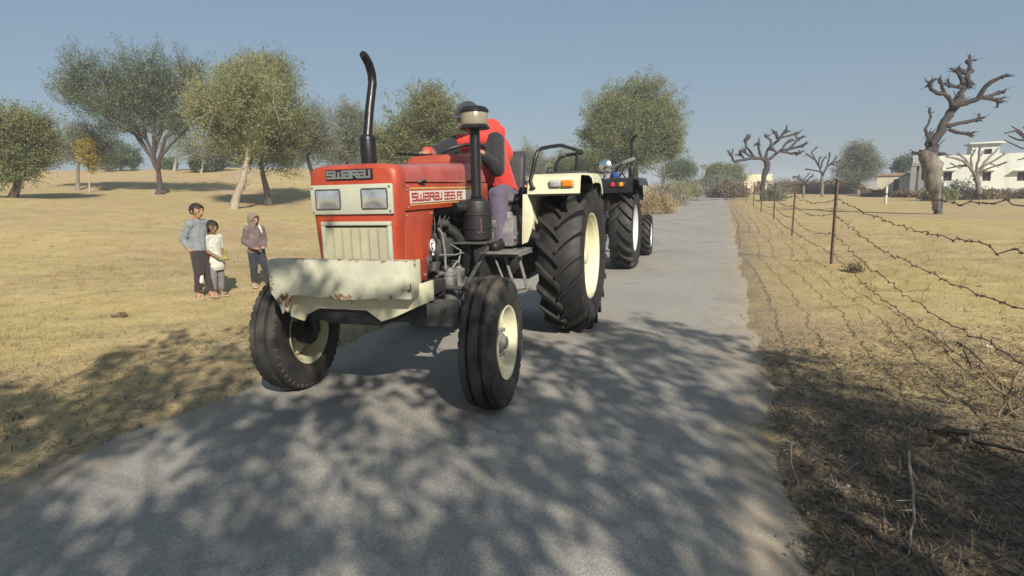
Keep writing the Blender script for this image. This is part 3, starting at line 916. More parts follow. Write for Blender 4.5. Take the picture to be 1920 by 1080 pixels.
for i in range(8):
    x = rn2.uniform(-0.8, -0.1); z = rn2.uniform(0.7, 1.05)
    mb.tube([(x, 0.18, z), (x + rn2.uniform(-.08, .08), 0.27, z + rn2.uniform(-.08, .08)), (x + rn2.uniform(-.15, .15), 0.26, z + rn2.uniform(-.15, .1)), (x + rn2.uniform(-.2, .2), 0.18, z - 0.1)], 0.006, 6)
mb.build('engine_fittings', M['dark_metal'], T)
# front axle
mb = MB()
mb.box((0, 0, 0.565), (0.11, 0.56, 0.13), bev=0.012)
for sd in (1, -1):
    poly = [(sd * 0.18, 0.492), (sd * 0.515, 0.492), (sd * 0.515, 0.638), (sd * 0.27, 0.632)]
    mb.prism(poly, 0.056, 0.074, 'X', 0.003)
    mb.prism(poly, -0.074, -0.056, 'X', 0.003)
    for y, z in ((0.30, 0.54), (0.42, 0.54), (0.42, 0.60)): mb.tube([(0.07, sd * y, z), (0.088, sd * y, z)], 0.015, 6)
    mb.box((0, sd * 0.50, 0.565), (0.09, 0.10, 0.09), bev=0.01)
ax = mb.build('front_axle', M['dark_metal'], T)
for sd in (1, -1):
    mb = MB()
    mb.cyl((0, sd * 0.565, 0.40), (0, sd * 0.565, 0.69), 0.036, 0.036, 16)
    mb.cyl((0, sd * 0.565, 0.56), (0, sd * 0.565, 0.63), 0.058, 0.058, 16)
    mb.cyl((0, sd * 0.56, 0.40), (0, sd * 0.70, 0.40), 0.04, 0.03, 14)
    mb.cyl((0, sd * 0.60, 0.40), (0, sd * 0.66, 0.40), 0.09, 0.09, 20)
    mb.tube([(0, sd * 0.565, 0.70), (-0.10, sd * 0.50, 0.70), (-0.16, sd * 0.46, 0.69)], 0.02, 8)
    mb.build('steering_knuckle', M['iron'], ax)
mb = MB()
mb.tube([(-0.16, 0.46, 0.69), (-0.16, -0.46, 0.69)], 0.014, 8)
mb.tube([(-0.16, 0.46, 0.69), (-1.0, 0.30, 0.86)], 0.015, 8)
mb.build('tie_rod', M['dark_metal'], ax)
# exhaust
mb = MB()
ex, ey = -0.135, -0.155
mb.lathe([(0.046, 1.44), (0.050, 1.46), (0.050, 1.635), (0.046, 1.65), (0.036, 1.66)], (ex, ey, 0), 'Z', 24)
mb.tube([(ex, ey, 1.64), (ex - 0.045, ey, 1.82), (ex - 0.10, ey, 1.985), (ex - 0.098, ey, 2.045), (ex - 0.070, ey, 2.10), (ex - 0.025, ey, 2.138), (ex - 0.005, ey, 2.146)], [0.028] * 5 + [0.026, 0.022], 18)
mb.build('exhaust_stack', M['black'], T)
# air cleaner
cx, cy = -0.51, 0.42
mb = MB()
mb.lathe([(0.085, 0.965), (0.096, 0.975), (0.098, 1.04), (0.102, 1.044), (0.102, 1.056), (0.098, 1.06), (0.099, 1.13), (0.102, 1.134), (0.102, 1.142), (0.099, 1.146), (0.099, 1.205), (0.092, 1.225), (0.060, 1.238), (0.038, 1.242)], (cx, cy, 0), 'Z', 40)
mb.cyl((cx, cy - 0.09, 1.185), (cx, cy - 0.17, 1.185), 0.045, 0.045, 20)
mb.cyl((cx + 0.06, cy - 0.05, 1.185), (cx + 0.14, cy - 0.10, 1.185), 0.040, 0.036, 18)
ac = mb.build('air_cleaner', M['black_plastic'], T)
mb = MB(); mb.tube([(cx, cy, 1.235), (cx - 0.004, cy, 1.46), (cx - 0.01, cy, 1.70)], 0.034, 20)
mb.lathe([(0.037, 1.24), (0.040, 1.245), (0.040, 1.262), (0.036, 1.266)], (cx, cy, 0), 'Z', 20)
mb.build('intake_pipe', M['black'], ac)
mb = MB(); mb.lathe([(0.034, 1.69), (0.098, 1.692), (0.103, 1.700), (0.090, 1.718), (0.086, 1.720), (0.086, 1.728)], (cx - 0.01, cy, 0), 'Z', 36)
mb.lathe([(0.090, 1.800), (0.097, 1.802), (0.097, 1.812), (0.080, 1.832), (0.05, 1.841), (0, 1.843)], (cx - 0.01, cy, 0), 'Z', 36)
pc = mb.build('precleaner', M['black'], ac)
mb = MB(); mb.lathe([(0.086, 1.722), (0.0885, 1.730), (0.0890, 1.796), (0.086, 1.802)], (cx - 0.01, cy, 0), 'Z', 36)
mb.build('dust_bowl', M['bowl'], pc)
for a in (0.6, 2.4):
    mb = MB()
    dx, dy = math.cos(a), math.sin(a)
    pr = [(cx + dx * 0.108, cy + dy * 0.108, z) for z in (1.00, 1.03, 1.05, 1.08, 1.11)]
    mb.tube(pr, 0.0045, 6)
    mb.tube([(cx + dx * 0.108 - dy * 0.02, cy + dy * 0.108 + dx * 0.02, 1.012), (cx + dx * 0.112, cy + dy * 0.112, 1.03), (cx + dx * 0.108 + dy * 0.02, cy + dy * 0.108 - dx * 0.02, 1.012)], 0.004, 6)
    mb.build('wire_clip', M['chrome'], ac)
mb = MB()
mb.prism([(cx + 0.12, cy + 0.10), (cx + 0.12, 0.20), (cx - 0.16, 0.20), (cx - 0.16, cy + 0.10)], 0.945, 0.958, 'Z', 0.003)
mb.prism([(0.22, 0.945), (cy + 0.08, 0.945), (0.24, 0.84)], cx - 0.16, cx - 0.148, 'X', 0.002)
mb.build('air_cleaner_bracket', M['dark_metal'], ac)
# steering, seat, platform
SWC = Vector((-1.27, 0.0, 1.585))
def ring_pts(c, r, tilt, n=36):
    return [c + Matrix.Rotation(R(tilt), 3, 'Y') @ Vector((r * math.cos(2 * math.pi * i / n), r * math.sin(2 * math.pi * i / n), 0)) for i in range(n)]
mb = MB()
mb.tube(ring_pts(SWC, 0.205, 24), 0.0165, 10, closed=True)
for a in (90, 210, 330):
    mb.tube([SWC + Vector((0, 0, -0.03)), SWC + Matrix.Rotation(R(24), 3, 'Y') @ Vector((0.2 * math.cos(R(a)), 0.2 * math.sin(R(a)), 0))], [0.012, 0.009], 8)
mb.sphere(SWC + Vector((0, 0, -0.02)), 0.04, (1, 1, 0.6))
mb.tube([SWC + Vector((0, 0, -0.03)), (-1.12, 0, 1.36), (-1.0, 0, 1.15)], 0.028, 12)
mb.build('steering_wheel', M['black_plastic'], T)
mb = MB()
mb.box((-2.02, 0, 1.10), (0.46, 0.46, 0.12), bev=0.04, seg=3)
mb.prism([(-2.24, 1.12), (-2.33, 1.62), (-2.28, 1.66), (-2.22, 1.60), (-2.15, 1.18)], -0.22, 0.22, 'Y', 0.03)
mb.box((-2.02, 0, 1.0), (0.3, 0.3, 0.12), bev=0.02)
mb.build('seat', M['vinyl'], T)
mb = MB()
for sd in (1, -1):
    mb.box((-1.36, sd * 0.335, 0.800), (0.44, 0.32, 0.016), bev=0.004)
    mb.tube([(-1.2, sd * 0.18, 0.78), (-1.2, sd * 0.49, 0.78), (-1.52, sd * 0.49, 0.78)], 0.012, 8)
fb = mb.build('footboard', M['grey_metal'], T)
mb = MB()
mb.tube([(-1.28, 0.33, 0.79), (-1.29, 0.415, 0.49)], 0.014, 8)
mb.tube([(-1.36, 0.42, 0.79), (-1.37, 0.50, 0.47)], 0.014, 8)
mb.box((-1.335, 0.465, 0.475), (0.17, 0.10, 0.02), rot=(0.2, 0, 0), bev=0.004)
mb.tube([(-1.22, 0.26, 0.79), (-1.23, 0.35, 0.55)], 0.009, 8)
mb.build('step', M['grey_metal'], fb)
mb = MB()
mb.prism([(-1.38, 0.83), (-1.66, 0.83), (-1.66, 1.02), (-1.56, 1.08), (-1.44, 1.06), (-1.38, 0.96)], 0.20, 0.38, 'Y', 0.02)
mb.cyl((-1.50, 0.30, 1.05), (-1.50, 0.30, 1.11), 0.05, 0.035, 16)
for i in range(3):
    mb.cyl((-1.41 - i * 0.08, 0.37, 0.90 + 0.03 * i), (-1.41 - i * 0.08, 0.40, 0.90 + 0.03 * i), 0.022, 0.018, 10)
mb.build('hydraulic_valve', M['grey_metal'], T)
mb = MB()
mb.tube([(-1.52, 0.40, 0.88), (-1.56, 0.46, 0.93), (-1.60, 0.47, 1.10), (-1.585, 0.46, 1.26)], 0.009, 8)
mb.sphere((-1.585, 0.46, 1.275), 0.02)
mb.build('lever', M['steel'], T)
mb = MB()
mb.tube([(-1.30, 0.24, 0.80), (-1.22, 0.26, 0.95), (-1.18, 0.27, 1.02)], 0.011, 8)
mb.box((-1.165, 0.27, 1.03), (0.02, 0.09, 0.06), rot=(0, 0.4, 0), bev=0.006)
mb.build('pedal', M['steel'], T)
mb = MB()
mb.box((-1.88, 0.40, 1.21), (0.30, 0.17, 0.16), bev=0.012)
mb.box((-1.88, 0.40, 1.30), (0.26, 0.15, 0.02), bev=0.004)
mb.build('battery_box', M['black_plastic'], T)
# fenders
for sd in (1, -1):
    S_ = lambda pts: [(sd * a, b) for a, b in pts]
    mb = MB()
    path = [(-1.405, 1.252), (-1.425, 1.34), (-1.44, 1.385), (-1.48, 1.408), (-1.6, 1.412), (-1.75, 1.412), (-1.9, 1.412), (-2.05, 1.411), (-2.18, 1.395), (-2.28, 1.345), (-2.33, 1.26)]
    sheet(mb, path, sd * 0.50, sd * 0.931, 0.010)
    # flared outer edge
    top = path[4:]
    sec = [(0.0, 0.0), (0.060, -0.006), (0.085, -0.03), (0.095, -0.08), (0.087, -0.082), (0.077, -0.036), (0.055, -0.016), (0.0, -0.010)]
    stations = [(-1.485, 1.404)] + top
    kf = [1.0, 0.82, 0.64, 0.48, 0.36, 0.28, 0.24, 0.24]
    rows = []
    frames = []
    for i, (x, z) in enumerate(stations):
        a, b = stations[max(i - 1, 0)], stations[min(i + 1, len(stations) - 1)]
        dx, dz = b[0] - a[0], b[1] - a[1]; l = math.hypot(dx, dz)
        frames.append((x, z, dz / l, -dx / l))
        rows.append([(x + dz / l * h_, sd * (0.932 + y_ * kf[i]), z - dx / l * h_) for y_, h_ in sec])
    loft(mb, rows, cap=True)
    lin = MB()
    sheet(lin, [(x - 0.012, z - 0.014) for x, z in path[:-3]] + [(x + 0.014, z - 0.012) for x, z in path[-3:]], sd * 0.512, sd * 0.925, 0.004)
    loft(lin, [[(x + nx_ * h_, sd * (0.934 + y_ * kf[i]), z + nz_ * h_) for y_, h_ in ((0.0, -0.014), (0.054, -0.021), (0.070, -0.040), (0.082, -0.083))] for i, (x, z, nx_, nz_) in enumerate(frames)], cap=False)
    # inner skirt with its curved lower edge
    mb.prism([(-1.415, 1.25), (-1.50, 0.98), (-1.66, 0.93), (-2.2, 0.93), (-2.32, 1.2), (-2.26, 1.34), (-2.16, 1.388), (-1.48, 1.40)], sd * 0.493, sd * 0.500, 'Y')
    mb.prism(S_([(0.470, 1.253), (0.505, 1.253), (0.545, 1.16), (0.560, 1.06), (0.535, 0.95), (0.505, 0.87), (0.455, 0.85)]), -1.385, -1.375, 'X', 0.002)
    fe = mb.build('fender', M['cream'], T, sharp=40)
    lin.build('underside', M['iron'], fe, recalc=False)
    mb = MB(); mb.box((-1.408, sd * 0.785, 1.328), (0.020, 0.205, 0.064), rot=(0, R(12), 0), bev=0.008)
    lb = mb.build('indicator_lamp', M['panel_cream'], T)
    mb = MB(); mb.box((-1.393, sd * 0.737, 1.330), (0.022, 0.088, 0.050), rot=(0, R(12), 0), bev=0.010, seg=3)
    mb.build('clear_lens', M['lens_clear'], lb)
    mb = MB(); mb.box((-1.393, sd * 0.832, 1.330), (0.024, 0.090, 0.052), rot=(0, R(12), 0), bev=0.010, seg=3)
    mb.build('orange_lens', M['orange_lens'], lb)
    mb = MB()
    rail = [(-1.415, 0.545, 1.30), (-1.42, 0.525, 1.36), (-1.44, 0.545, 1.45), (-1.45, 0.558, 1.53), (-1.47, 0.575, 1.59), (-1.51, 0.60, 1.615), (-1.62, 0.64, 1.632), (-1.75, 0.69, 1.648), (-1.82, 0.70, 1.647),
            (-2.05, 0.745, 1.628), (-2.28, 0.765, 1.618), (-2.38, 0.74, 1.612), (-2.42, 0.66, 1.606), (-2.42, 0.58, 1.60), (-2.38, 0.53, 1.575), (-2.30, 0.515, 1.52), (-2.20, 0.52, 1.40)]
    if sd < 0: rail = [(x, y - 0.03, 1.41 + (z - 1.41) * 0.72) for x, y, z in rail]
    mb.tube([(x, sd * y, z) for x, y, z in rail], 0.0155, 12)
    mb.tube([(-2.12, sd * 0.755, 1.41 + (0.215 if sd > 0 else 0.155)), (-2.10, sd * 0.745, 1.405)], 0.0125, 10)
    for p in (rail[0], rail[-1]): mb.sphere((p[0] + 0.005, sd * p[1], p[2]), 0.026, (1, 1, 0.6))
    mb.build('grab_rail', M['black'], T)
    mb = MB(); mb.box((-2.02, sd * 0.73, 1.4245), (0.34, 0.34, 0.022), bev=0.006)
    mb.build('fender_seat', M['vinyl'], T)
# tow hitch and rear arms
mb = MB()
mb.box((-2.45, 0, 0.45), (0.5, 0.5, 0.03), bev=0.006)
for sd in (1, -1): mb.tube([(-2.1, sd * 0.25, 0.62), (-2.75, sd * 0.36, 0.48)], 0.03, 10)
mb.tube([(-2.25, 0, 0.98), (-2.7, 0, 0.78)], 0.025, 10)
mb.build('hitch', M['iron'], T)

# ------------------------------------------------------------------ the black and blue tractor (seen from behind, x forward = away)
T2 = thing('tractor', 'black and blue tractor with white rims, seen from behind further up the road', 'tractor', (1.14, 9.66, 0), R(70.5))
D2, W2, D3 = 1.26, 0.36, 0.75
t2r = lug_tyre(D2, W2, 0.345).mesh('tyre', M['rubber'], sharp=40)
t2rr = rear_rim(0.358, 0.14).mesh('rim', M['silver'])
t2h = hub_mb(0.10, 0.045, 8, 0.15, 0.06, 0.016).mesh('hub', M['silver'])
t2f = lug_tyre(D3, 0.23, 0.205, n=18, lug=0.030, sweep=0.36).mesh('tyre', M['rubber'], sharp=40)
t2fr = front_rim(0.218, 0.10).mesh('rim', M['silver'])
t2fh = hub_mb(0.07, 0.034, 6, 0.10, 0.06, 0.012).mesh('hub', M['silver'])
for sd in (1, -1):
    wheel('front_wheel', T2, (1.83, sd * 0.80, D3 / 2), sd, R(2), (t2f, t2fr, t2fh))
    wheel('rear_wheel', T2, (0, sd * 0.71, D2 / 2), sd, 0, (t2r, t2rr, t2h))
    mb = MB()
    path = [(0.66, 1.05), (0.60, 1.22), (0.50, 1.36), (0.36, 1.402), (-0.50, 1.404), (-0.585, 1.385), (-0.605, 1.34), (-0.605, 1.185)]
    sheet(mb, path[::-1], sd * 0.42, sd * 0.90, -0.010)
    rows = []
    for x, z in path[2:6]:
        rows.append([(x, sd * 0.90, z), (x, sd * 0.96, z - 0.004), (x, sd * 0.99, z - 0.04), (x, sd * 1.0, z - 0.12), (x, sd * 0.992, z - 0.12), (x, sd * 0.98, z - 0.045), (x, sd * 0.955, z - 0.016), (x, sd * 0.90, z - 0.012)])
    loft(mb, rows)
    mb.prism([(0.62, 1.05), (0.5, 1.34), (0.36, 1.395), (-0.50, 1.395), (-0.59, 1.34), (-0.59, 1.05), (-0.4, 0.90), (0.4, 0.90)], sd * 0.414, sd * 0.420, 'Y')
    fe = mb.build('fender', M['black'], T2, sharp=40)
    mb = MB(); mb.box((-0.614, sd * 0.675, 1.305), (0.014, 0.24, 0.085), bev=0.006)
    tl = mb.build('tail_lamp', M['black_plastic'], T2)
    mb = MB(); mb.lathe([(0.033, 0), (0.033, -0.012), (0.024, -0.022), (0, -0.025)], (-0.621, sd * 0.615, 1.307), 'X', 18)
    mb.build('red_lens', M['red_lens'], tl)
    mb = MB(); mb.lathe([(0.033, 0), (0.033, -0.012), (0.024, -0.022), (0, -0.025)], (-0.621, sd * 0.735, 1.307), 'X', 18)
    mb.build('orange_lens', M['orange_lens'], tl)
    mb = MB(); mb.prism([(sd * 0.425, 1.19), (sd * 0.49, 1.19), (sd * 0.45, 1.28), (sd * 0.425, 1.30)], -0.622, -0.6155, 'X')
    mb.build('reflector', M['blue'], fe)
    mb = MB()
    mb.tube([(0.45, sd * 0.50, 1.39), (0.44, sd * 0.50, 1.56), (0.38, sd * 0.51, 1.60), (-0.05, sd * 0.52, 1.60), (-0.12, sd * 0.52, 1.56), (-0.13, sd * 0.52, 1.40)], 0.013, 10)
    mb.build('grab_rail', M['black'], T2)
mb = MB()
mb.box((0.45, 0, 0.80), (1.0, 0.40, 0.46), bev=0.05)
mb.lathe([(0.10, -0.55), (0.14, -0.38), (0.22, -0.26), (0.25, 0), (0.22, 0.26), (0.14, 0.38), (0.10, 0.55)], (0, 0, 0.66), 'Y', 20)
mb.box((-0.25, 0, 0.82), (0.30, 0.44, 0.50), bev=0.05)
mb.box((1.40, 0, 0.86), (1.1, 0.36, 0.52), bev=0.04)
mb.box((1.83, 0, 0.48), (0.14, 1.2, 0.14), bev=0.03)
mb.box((0.5, 0, 0.70), (0.5, 1.16, 0.03), bev=0.01)
mb.build('chassis', M['iron'], T2)
mb = MB()
for sd in (1, -1):
    mb.tube([(-0.1, sd * 0.28, 0.55), (-0.9, sd * 0.36, 0.42)], 0.032, 10)
    mb.tube([(-0.25, sd * 0.26, 1.02), (-0.55, sd * 0.30, 0.95), (-0.62, sd * 0.34, 0.48)], 0.02, 8)
mb.tube([(-0.38, 0, 0.92), (-0.85, 0, 0.72)], 0.026, 10)
mb.box((-0.62, 0, 0.46), (0.40, 0.34, 0.03), bev=0.01)
mb.box((-0.42, 0, 0.66), (0.08, 0.30, 0.40), bev=0.02)
mb.build('hitch', M['dark_metal'], T2)
mb = MB()
loft(mb, [[(x, -0.28, 1.12), (x, -0.28, zt - 0.07), (x, -0.22, zt - 0.01), (x, 0, zt), (x, 0.22, zt - 0.01), (x, 0.28, zt - 0.07), (x, 0.28, 1.12)] for x, zt in ((0.95, 1.40), (1.4, 1.385), (2.0, 1.35), (2.15, 1.30))])
mb.build('bonnet', M['blue'], T2)
mb = MB()
mb.box((-0.02, 0, 1.12), (0.44, 0.46, 0.12), bev=0.04, seg=3)
mb.prism([(-0.20, 1.14), (-0.30, 1.46), (-0.25, 1.50), (-0.14, 1.20)], -0.21, 0.21, 'Y', 0.02)
mb.build('seat', M['vinyl'], T2)
mb = MB()
c2 = Vector((0.62, -0.30, 1.60))
mb.tube([c2 + Matrix.Rotation(R(-30), 3, 'Y') @ Vector((0.2 * math.cos(2 * math.pi * i / 32), 0.2 * math.sin(2 * math.pi * i / 32), 0)) for i in range(32)], 0.014, 8, closed=True)
for a in (0, 120, 240): mb.tube([c2, c2 + Matrix.Rotation(R(-30), 3, 'Y') @ Vector((0.2 * math.cos(R(a)), 0.2 * math.sin(R(a)), 0))], 0.009, 8)
mb.tube([c2, (0.82, -0.2, 1.30), (0.95, -0.15, 1.15)], 0.026, 10)
mb.build('steering_wheel', M['black_plastic'], T2)
mb = MB()
mb.lathe([(0.045, 1.38), (0.050, 1.40), (0.050, 1.58), (0.044, 1.60), (0.026, 1.61)], (0.90, -0.665, 0), 'Z', 20)
mb.tube([(0.90, -0.665, 1.60), (0.90, -0.665, 1.98), (0.89, -0.68, 2.05), (0.86, -0.72, 2.09), (0.83, -0.76, 2.10)], 0.024, 14)
mb.tube([(0.90, -0.665, 1.42), (0.98, -0.45, 1.25), (1.1, -0.2, 1.15)], 0.03, 10)
mb.build('exhaust_stack', M['black'], T2)
# round work lamp and slanted mirror board on the right fender
mb = MB()
mb.lathe([(0.02, 0.085), (0.06, 0.075), (0.088, 0.035), (0.096, 0.0), (0.090, -0.012), (0.060, -0.030), (0.0, -0.040)], (-0.46, -0.475, 1.585), 'X', 28)
mb.tube([(-0.44, -0.475, 1.50), (-0.43, -0.475, 1.395)], 0.014, 8)
mb.build('work_lamp', M['chrome'], T2)
mb = MB()
mb.box((-0.30, -0.79, 1.650), (0.05, 0.20, 0.055), rot=(R(-19), 0, 0), bev=0.012)
mb.tube([(-0.30, -0.68, 1.62), (-0.30, -0.56, 1.57), (-0.20, -0.50, 1.40)], 0.012, 8)
mb.build('mirror', M['grey_metal'], T2)
mb = MB()
mb.tube([(-0.25, -0.52, 1.40), (-0.28, -0.66, 1.60), (-0.28, -0.82, 1.63)], 0.010, 8)
mb.tube([(-0.22, -0.64, 1.40), (-0.27, -0.72, 1.54), (-0.28, -0.80, 1.62)], 0.009, 8)
mb.tube([(-0.30, -0.58, 1.60), (-0.26, -0.70, 1.47), (-0.22, -0.74, 1.40)], 0.009, 8)
mb.build('mirror_bracket', M['black'], T2)
mb = MB()
mb.box((-0.22, -0.60, 1.45), (0.12, 0.10, 0.08), bev=0.012)
mb.build('tool_box', M['blue'], T2)

# ------------------------------------------------------------------ people
def cap_mesh(caps):
    """tapered limbs with round ends; caps: (p0, r0, p1, r1[, flatten (x,y,z)])"""
    mb = MB()
    for c in caps:
        p0, r0, p1, r1 = Vector(c[0]), c[1], Vector(c[2]), c[3]
        d = p1 - p0
        if d.length < 1e-4: d = Vector((0, 0, 1e-3)); p1 = p0 + d
        n_ = d.normalized()
        pts, rad = [], []
        for a in (85, 60, 35, 12): pts.append(p0 - n_ * r0 * math.sin(R(a))); rad.append(r0 * math.cos(R(a)))
        for a in (0, 12, 35, 60, 85): pts.append(p1 + n_ * r1 * math.sin(R(a))); rad.append(r1 * math.cos(R(a)))
        mb.tube(pts, rad, 14)
    return mb
def ell(mb, c, r, sc): mb.sphere(c, r, sc, 3)
def blob(name, mb, vox, mat, parent=None, smooth=4, loc=(0, 0, 0), rot=(0, 0, 0), cut=None):
    me = bpy.data.meshes.new(name)
    me.from_pydata(mb.v, [], mb.f)
    bm = bmesh.new(); bm.from_mesh(me); bmesh.ops.recalc_face_normals(bm, faces=bm.faces[:]); bm.to_mesh(me); bm.free()
    o = bpy.data.objects.new(name, me); COL.objects.link(o)
    m1 = o.modifiers.new('remesh', 'REMESH'); m1.mode = 'VOXEL'; m1.voxel_size = vox
    m2 = o.modifiers.new('smooth', 'SMOOTH'); m2.factor = 0.5; m2.iterations = smooth
    dg = bpy.context.evaluated_depsgraph_get()
    me2 = bpy.data.meshes.new_from_object(o.evaluated_get(dg))
    o.modifiers.clear()
    if cut:
        bm = bmesh.new(); bm.from_mesh(me2)
        bmesh.ops.delete(bm, geom=[f for f in bm.faces if cut(f.calc_center_median())], context='FACES')
        bm.to_mesh(me2); bm.free()
    me2.polygons.foreach_set('use_smooth', [True] * len(me2.polygons))
    me2.materials.clear(); me2.materials.append(mat)
    o.data = me2
    me2.name = name
    bpy.data.meshes.remove(me)
    if parent: o.parent = parent
    o.location = loc; o.rotation_euler = rot
    return o
def skin_mat(name, c):
    m, nt, b, co = new_mat(name)
    col = ramp(nt, noise(nt, co, 30, 3), [(0.3, hsv(c, 0.88)), (0.7, hsv(c, 1.1))])
    nt.links.new(col, b.inputs['Base Color'])
    b.inputs['Roughness'].default_value = 0.55
    b.inputs['Subsurface Weight'].default_value = 0.08
    b.inputs['Subsurface Radius'].default_value = (0.01, 0.004, 0.002)
    return m
def cloth(name, c, var=0.15, scale=25, pat=None):
    m, nt, b, co = new_mat(name)
    col = ramp(nt, noise(nt, co, scale, 5), [(0.3, hsv(c, 1 - var)), (0.7, hsv(c, 1 + var))])
    if pat: col = mix(nt, framp(nt, noise(nt, co, pat[1], 2), pat[2], pat[2] + 0.04), col, pat[0])
    nt.links.new(col, b.inputs['Base Color'])
    b.inputs['Roughness'].default_value = 0.85
    b.inputs['Sheen Weight'].default_value = 0.15
    bump(nt, b, math_n(nt, 'ADD', noise(nt, co, 26, 4), math_n(nt, 'MULTIPLY', noise(nt, co, 9, 3), 2.0)), 0.45, 0.02)
    return m
SK1 = skin_mat('skin_brown', (0.36, 0.20, 0.115))
SK2 = skin_mat('skin_dark', (0.22, 0.115, 0.065))
HAIR = paint('dark_hair', (0.022, 0.014, 0.009), 0.55, dust=0.0, scale=40, var=0.5, bmp=0.4)
EYE = paint('eye_dark', (0.012, 0.009, 0.008), 0.2, dust=0, scale=5)
LIP = paint('lips', (0.26, 0.10, 0.075), 0.5, dust=0, scale=20)
def lerp(a, b, t): return Vector(a) * (1 - t) + Vector(b) * t
def hand_caps(wrist, fdir, pdir, size, curl=0.5):
    """wrist point, direction of the fingers, direction the palm faces; five fingers of different length"""
    f = Vector(fdir).normalized(); p = Vector(pdir); p = (p - f * p.dot(f)).normalized(); s_ = f.cross(p)
    w = Vector(wrist); k = size
    out = []
    for i, off in enumerate((-0.33, -0.11, 0.11, 0.33)):
        b = w + f * 0.47 * k + s_ * off * k * 0.72
        out.append((w + s_ * off * k * 0.35, 0.13 * k, b, 0.105 * k))
        L = (0.36, 0.43, 0.46, 0.40)[i] * k
        k1 = b + f * L * 0.5 * math.cos(curl * 0.6) + p * L * 0.5 * math.sin(curl * 0.6)
        k2 = k1 + f * L * 0.5 * math.cos(curl * 1.8) + p * L * 0.5 * math.sin(curl * 1.8)
        out.append((b, 0.088 * k, k1, 0.078 * k)); out.append((k1, 0.078 * k, k2, 0.062 * k))
    tb = w + f * 0.16 * k + s_ * 0.26 * k
    tm = tb + (s_ * 0.75 + f * 0.6 + p * 0.2).normalized() * 0.27 * k
    out.append((tb, 0.11 * k, tm, 0.085 * k)); out.append((tm, 0.085 * k, tm + (f * 0.9 + p * 0.35).normalized() * 0.2 * k, 0.065 * k))
    return out
def head_parts(c, r, fwd, upv):
    """head geometry around centre c (skull radius r) looking along fwd"""
    f = Vector(fwd).normalized(); u = Vector(upv); u = (u - f * u.dot(f)).normalized(); l = u.cross(f)
    P = lambda a, b, d: Vector(c) + (f * a + l * b + u * d) * r
    caps = [(P(-0.12, 0, 0.22), 0.93 * r, P(0.12, 0, 0.18), 0.88 * r), (P(0.22, 0, -0.15), 0.74 * r, P(0.30, 0, -0.62), 0.50 * r), (P(0.45, 0, -0.78), 0.30 * r, P(0.40, 0, -0.55), 0.5 * r),
            (P(0.92, 0, 0.05), 0.10 * r, P(1.06, 0, -0.24), 0.155 * r), (P(0.80, 0.13, -0.50), 0.12 * r, P(0.80, -0.13, -0.50), 0.12 * r),
            (P(0.80, 0.4, 0.22), 0.14 * r, P(0.86, -0.0, 0.20), 0.14 * r), (P(0.80, -0.4, 0.22), 0.14 * r, P(0.86, 0.0, 0.20), 0.14 * r)]
    for s_ in (1, -1): caps.append((P(-0.10, s_ * 0.88, 0.12), 0.17 * r, P(-0.02, s_ * 0.90, -0.16), 0.13 * r))
    return caps, P
def face_bits(body, P, r):
    for s_ in (1, -1):
        mb = MB(); ell(mb, P(0.845, s_ * 0.34, 0.06), 0.125 * r, (1, 1, 0.8)); mb.build('eye', EYE, body, 60)
        mb = MB(); mb.tube([P(0.90, s_ * 0.16, 0.27), P(0.91, s_ * 0.34, 0.33), P(0.80, s_ * 0.54, 0.25)], 0.055 * r, 6); mb.build('eyebrow', HAIR, body, 60)
    mb = MB(); mb.tube([P(0.855, 0.24, -0.52), P(0.935, 0, -0.50), P(0.855, -0.24, -0.52)], [0.04 * r, 0.075 * r, 0.04 * r], 8); mb.build('mouth', LIP, body, 60)
def child(label, loc, yaw, H, J, skin, look, gear, vox=0.0055):
    """J: joint positions as fractions of the standing height H (x forward, y left, z up)"""
    S = lambda k: Vector(J[k]) * H
    r = H * 0.068 * (1.10 if H < 1.0 else 1.0)
    hc = S('head')
    caps, P = head_parts(hc, r, look, (0, 0, 1))
    nb = S('neck')
    caps.append((nb, 0.030 * H, hc - Vector((0.01 * H, 0, 0.03 * H)), 0.032 * H))
    pel, che = S('pelvis'), S('chest')
    hl, hr, sl, sr = S('hip_l'), S('hip_r'), S('sho_l'), S('sho_r')
    tor = [(hl, 0.055 * H, hr, 0.055 * H), (lerp(hl, pel, .4), 0.054 * H, lerp(che, sl, .35), 0.052 * H), (lerp(hr, pel, .4), 0.054 * H, lerp(che, sr, .35), 0.052 * H),
           (pel, 0.056 * H, che, 0.060 * H), (sl, 0.037 * H, sr, 0.037 * H), (che, 0.06 * H, nb, 0.034 * H)]
    caps += tor
    arms, legs = [], []
    for s_ in ('l', 'r'):
        arms.append((S('sho_' + s_), 0.036 * H, S('elb_' + s_), 0.027 * H)); arms.append((S('elb_' + s_), 0.027 * H, S('wri_' + s_), 0.019 * H))
        legs.append((S('hip_' + s_), 0.056 * H, S('kne_' + s_), 0.038 * H)); legs.append((S('kne_' + s_), 0.037 * H, S('ank_' + s_), 0.024 * H))
        caps += hand_caps(S('wri_' + s_), Vector(J['hand_' + s_][:3]), Vector(J['hand_' + s_][3:]), 0.072 * H)
        fx = Vector(J.get('foot_' + s_, (1, 0.0, 0))).normalized()
        a = S('ank_' + s_)
        base = Vector((a.x, a.y, 0.022 * H))
        caps.append((base - fx * 0.025 * H, 0.024 * H, base + fx * 0.085 * H, 0.020 * H)); caps.append((a, 0.024 * H, base, 0.024 * H))
    caps += arms + legs
    body = blob('person', cap_mesh(caps), vox, skin, None, 4, loc, (0, 0, yaw))
    tag(body, label, 'child')
    face_bits(body, P, r)
    return body, dict(S=S, P=P, r=r, H=H, tor=tor, arms=arms, legs=legs, hc=hc)
def infl(caps, d): return [(c[0], c[1] + d, c[2], c[3] + d) for c in caps]
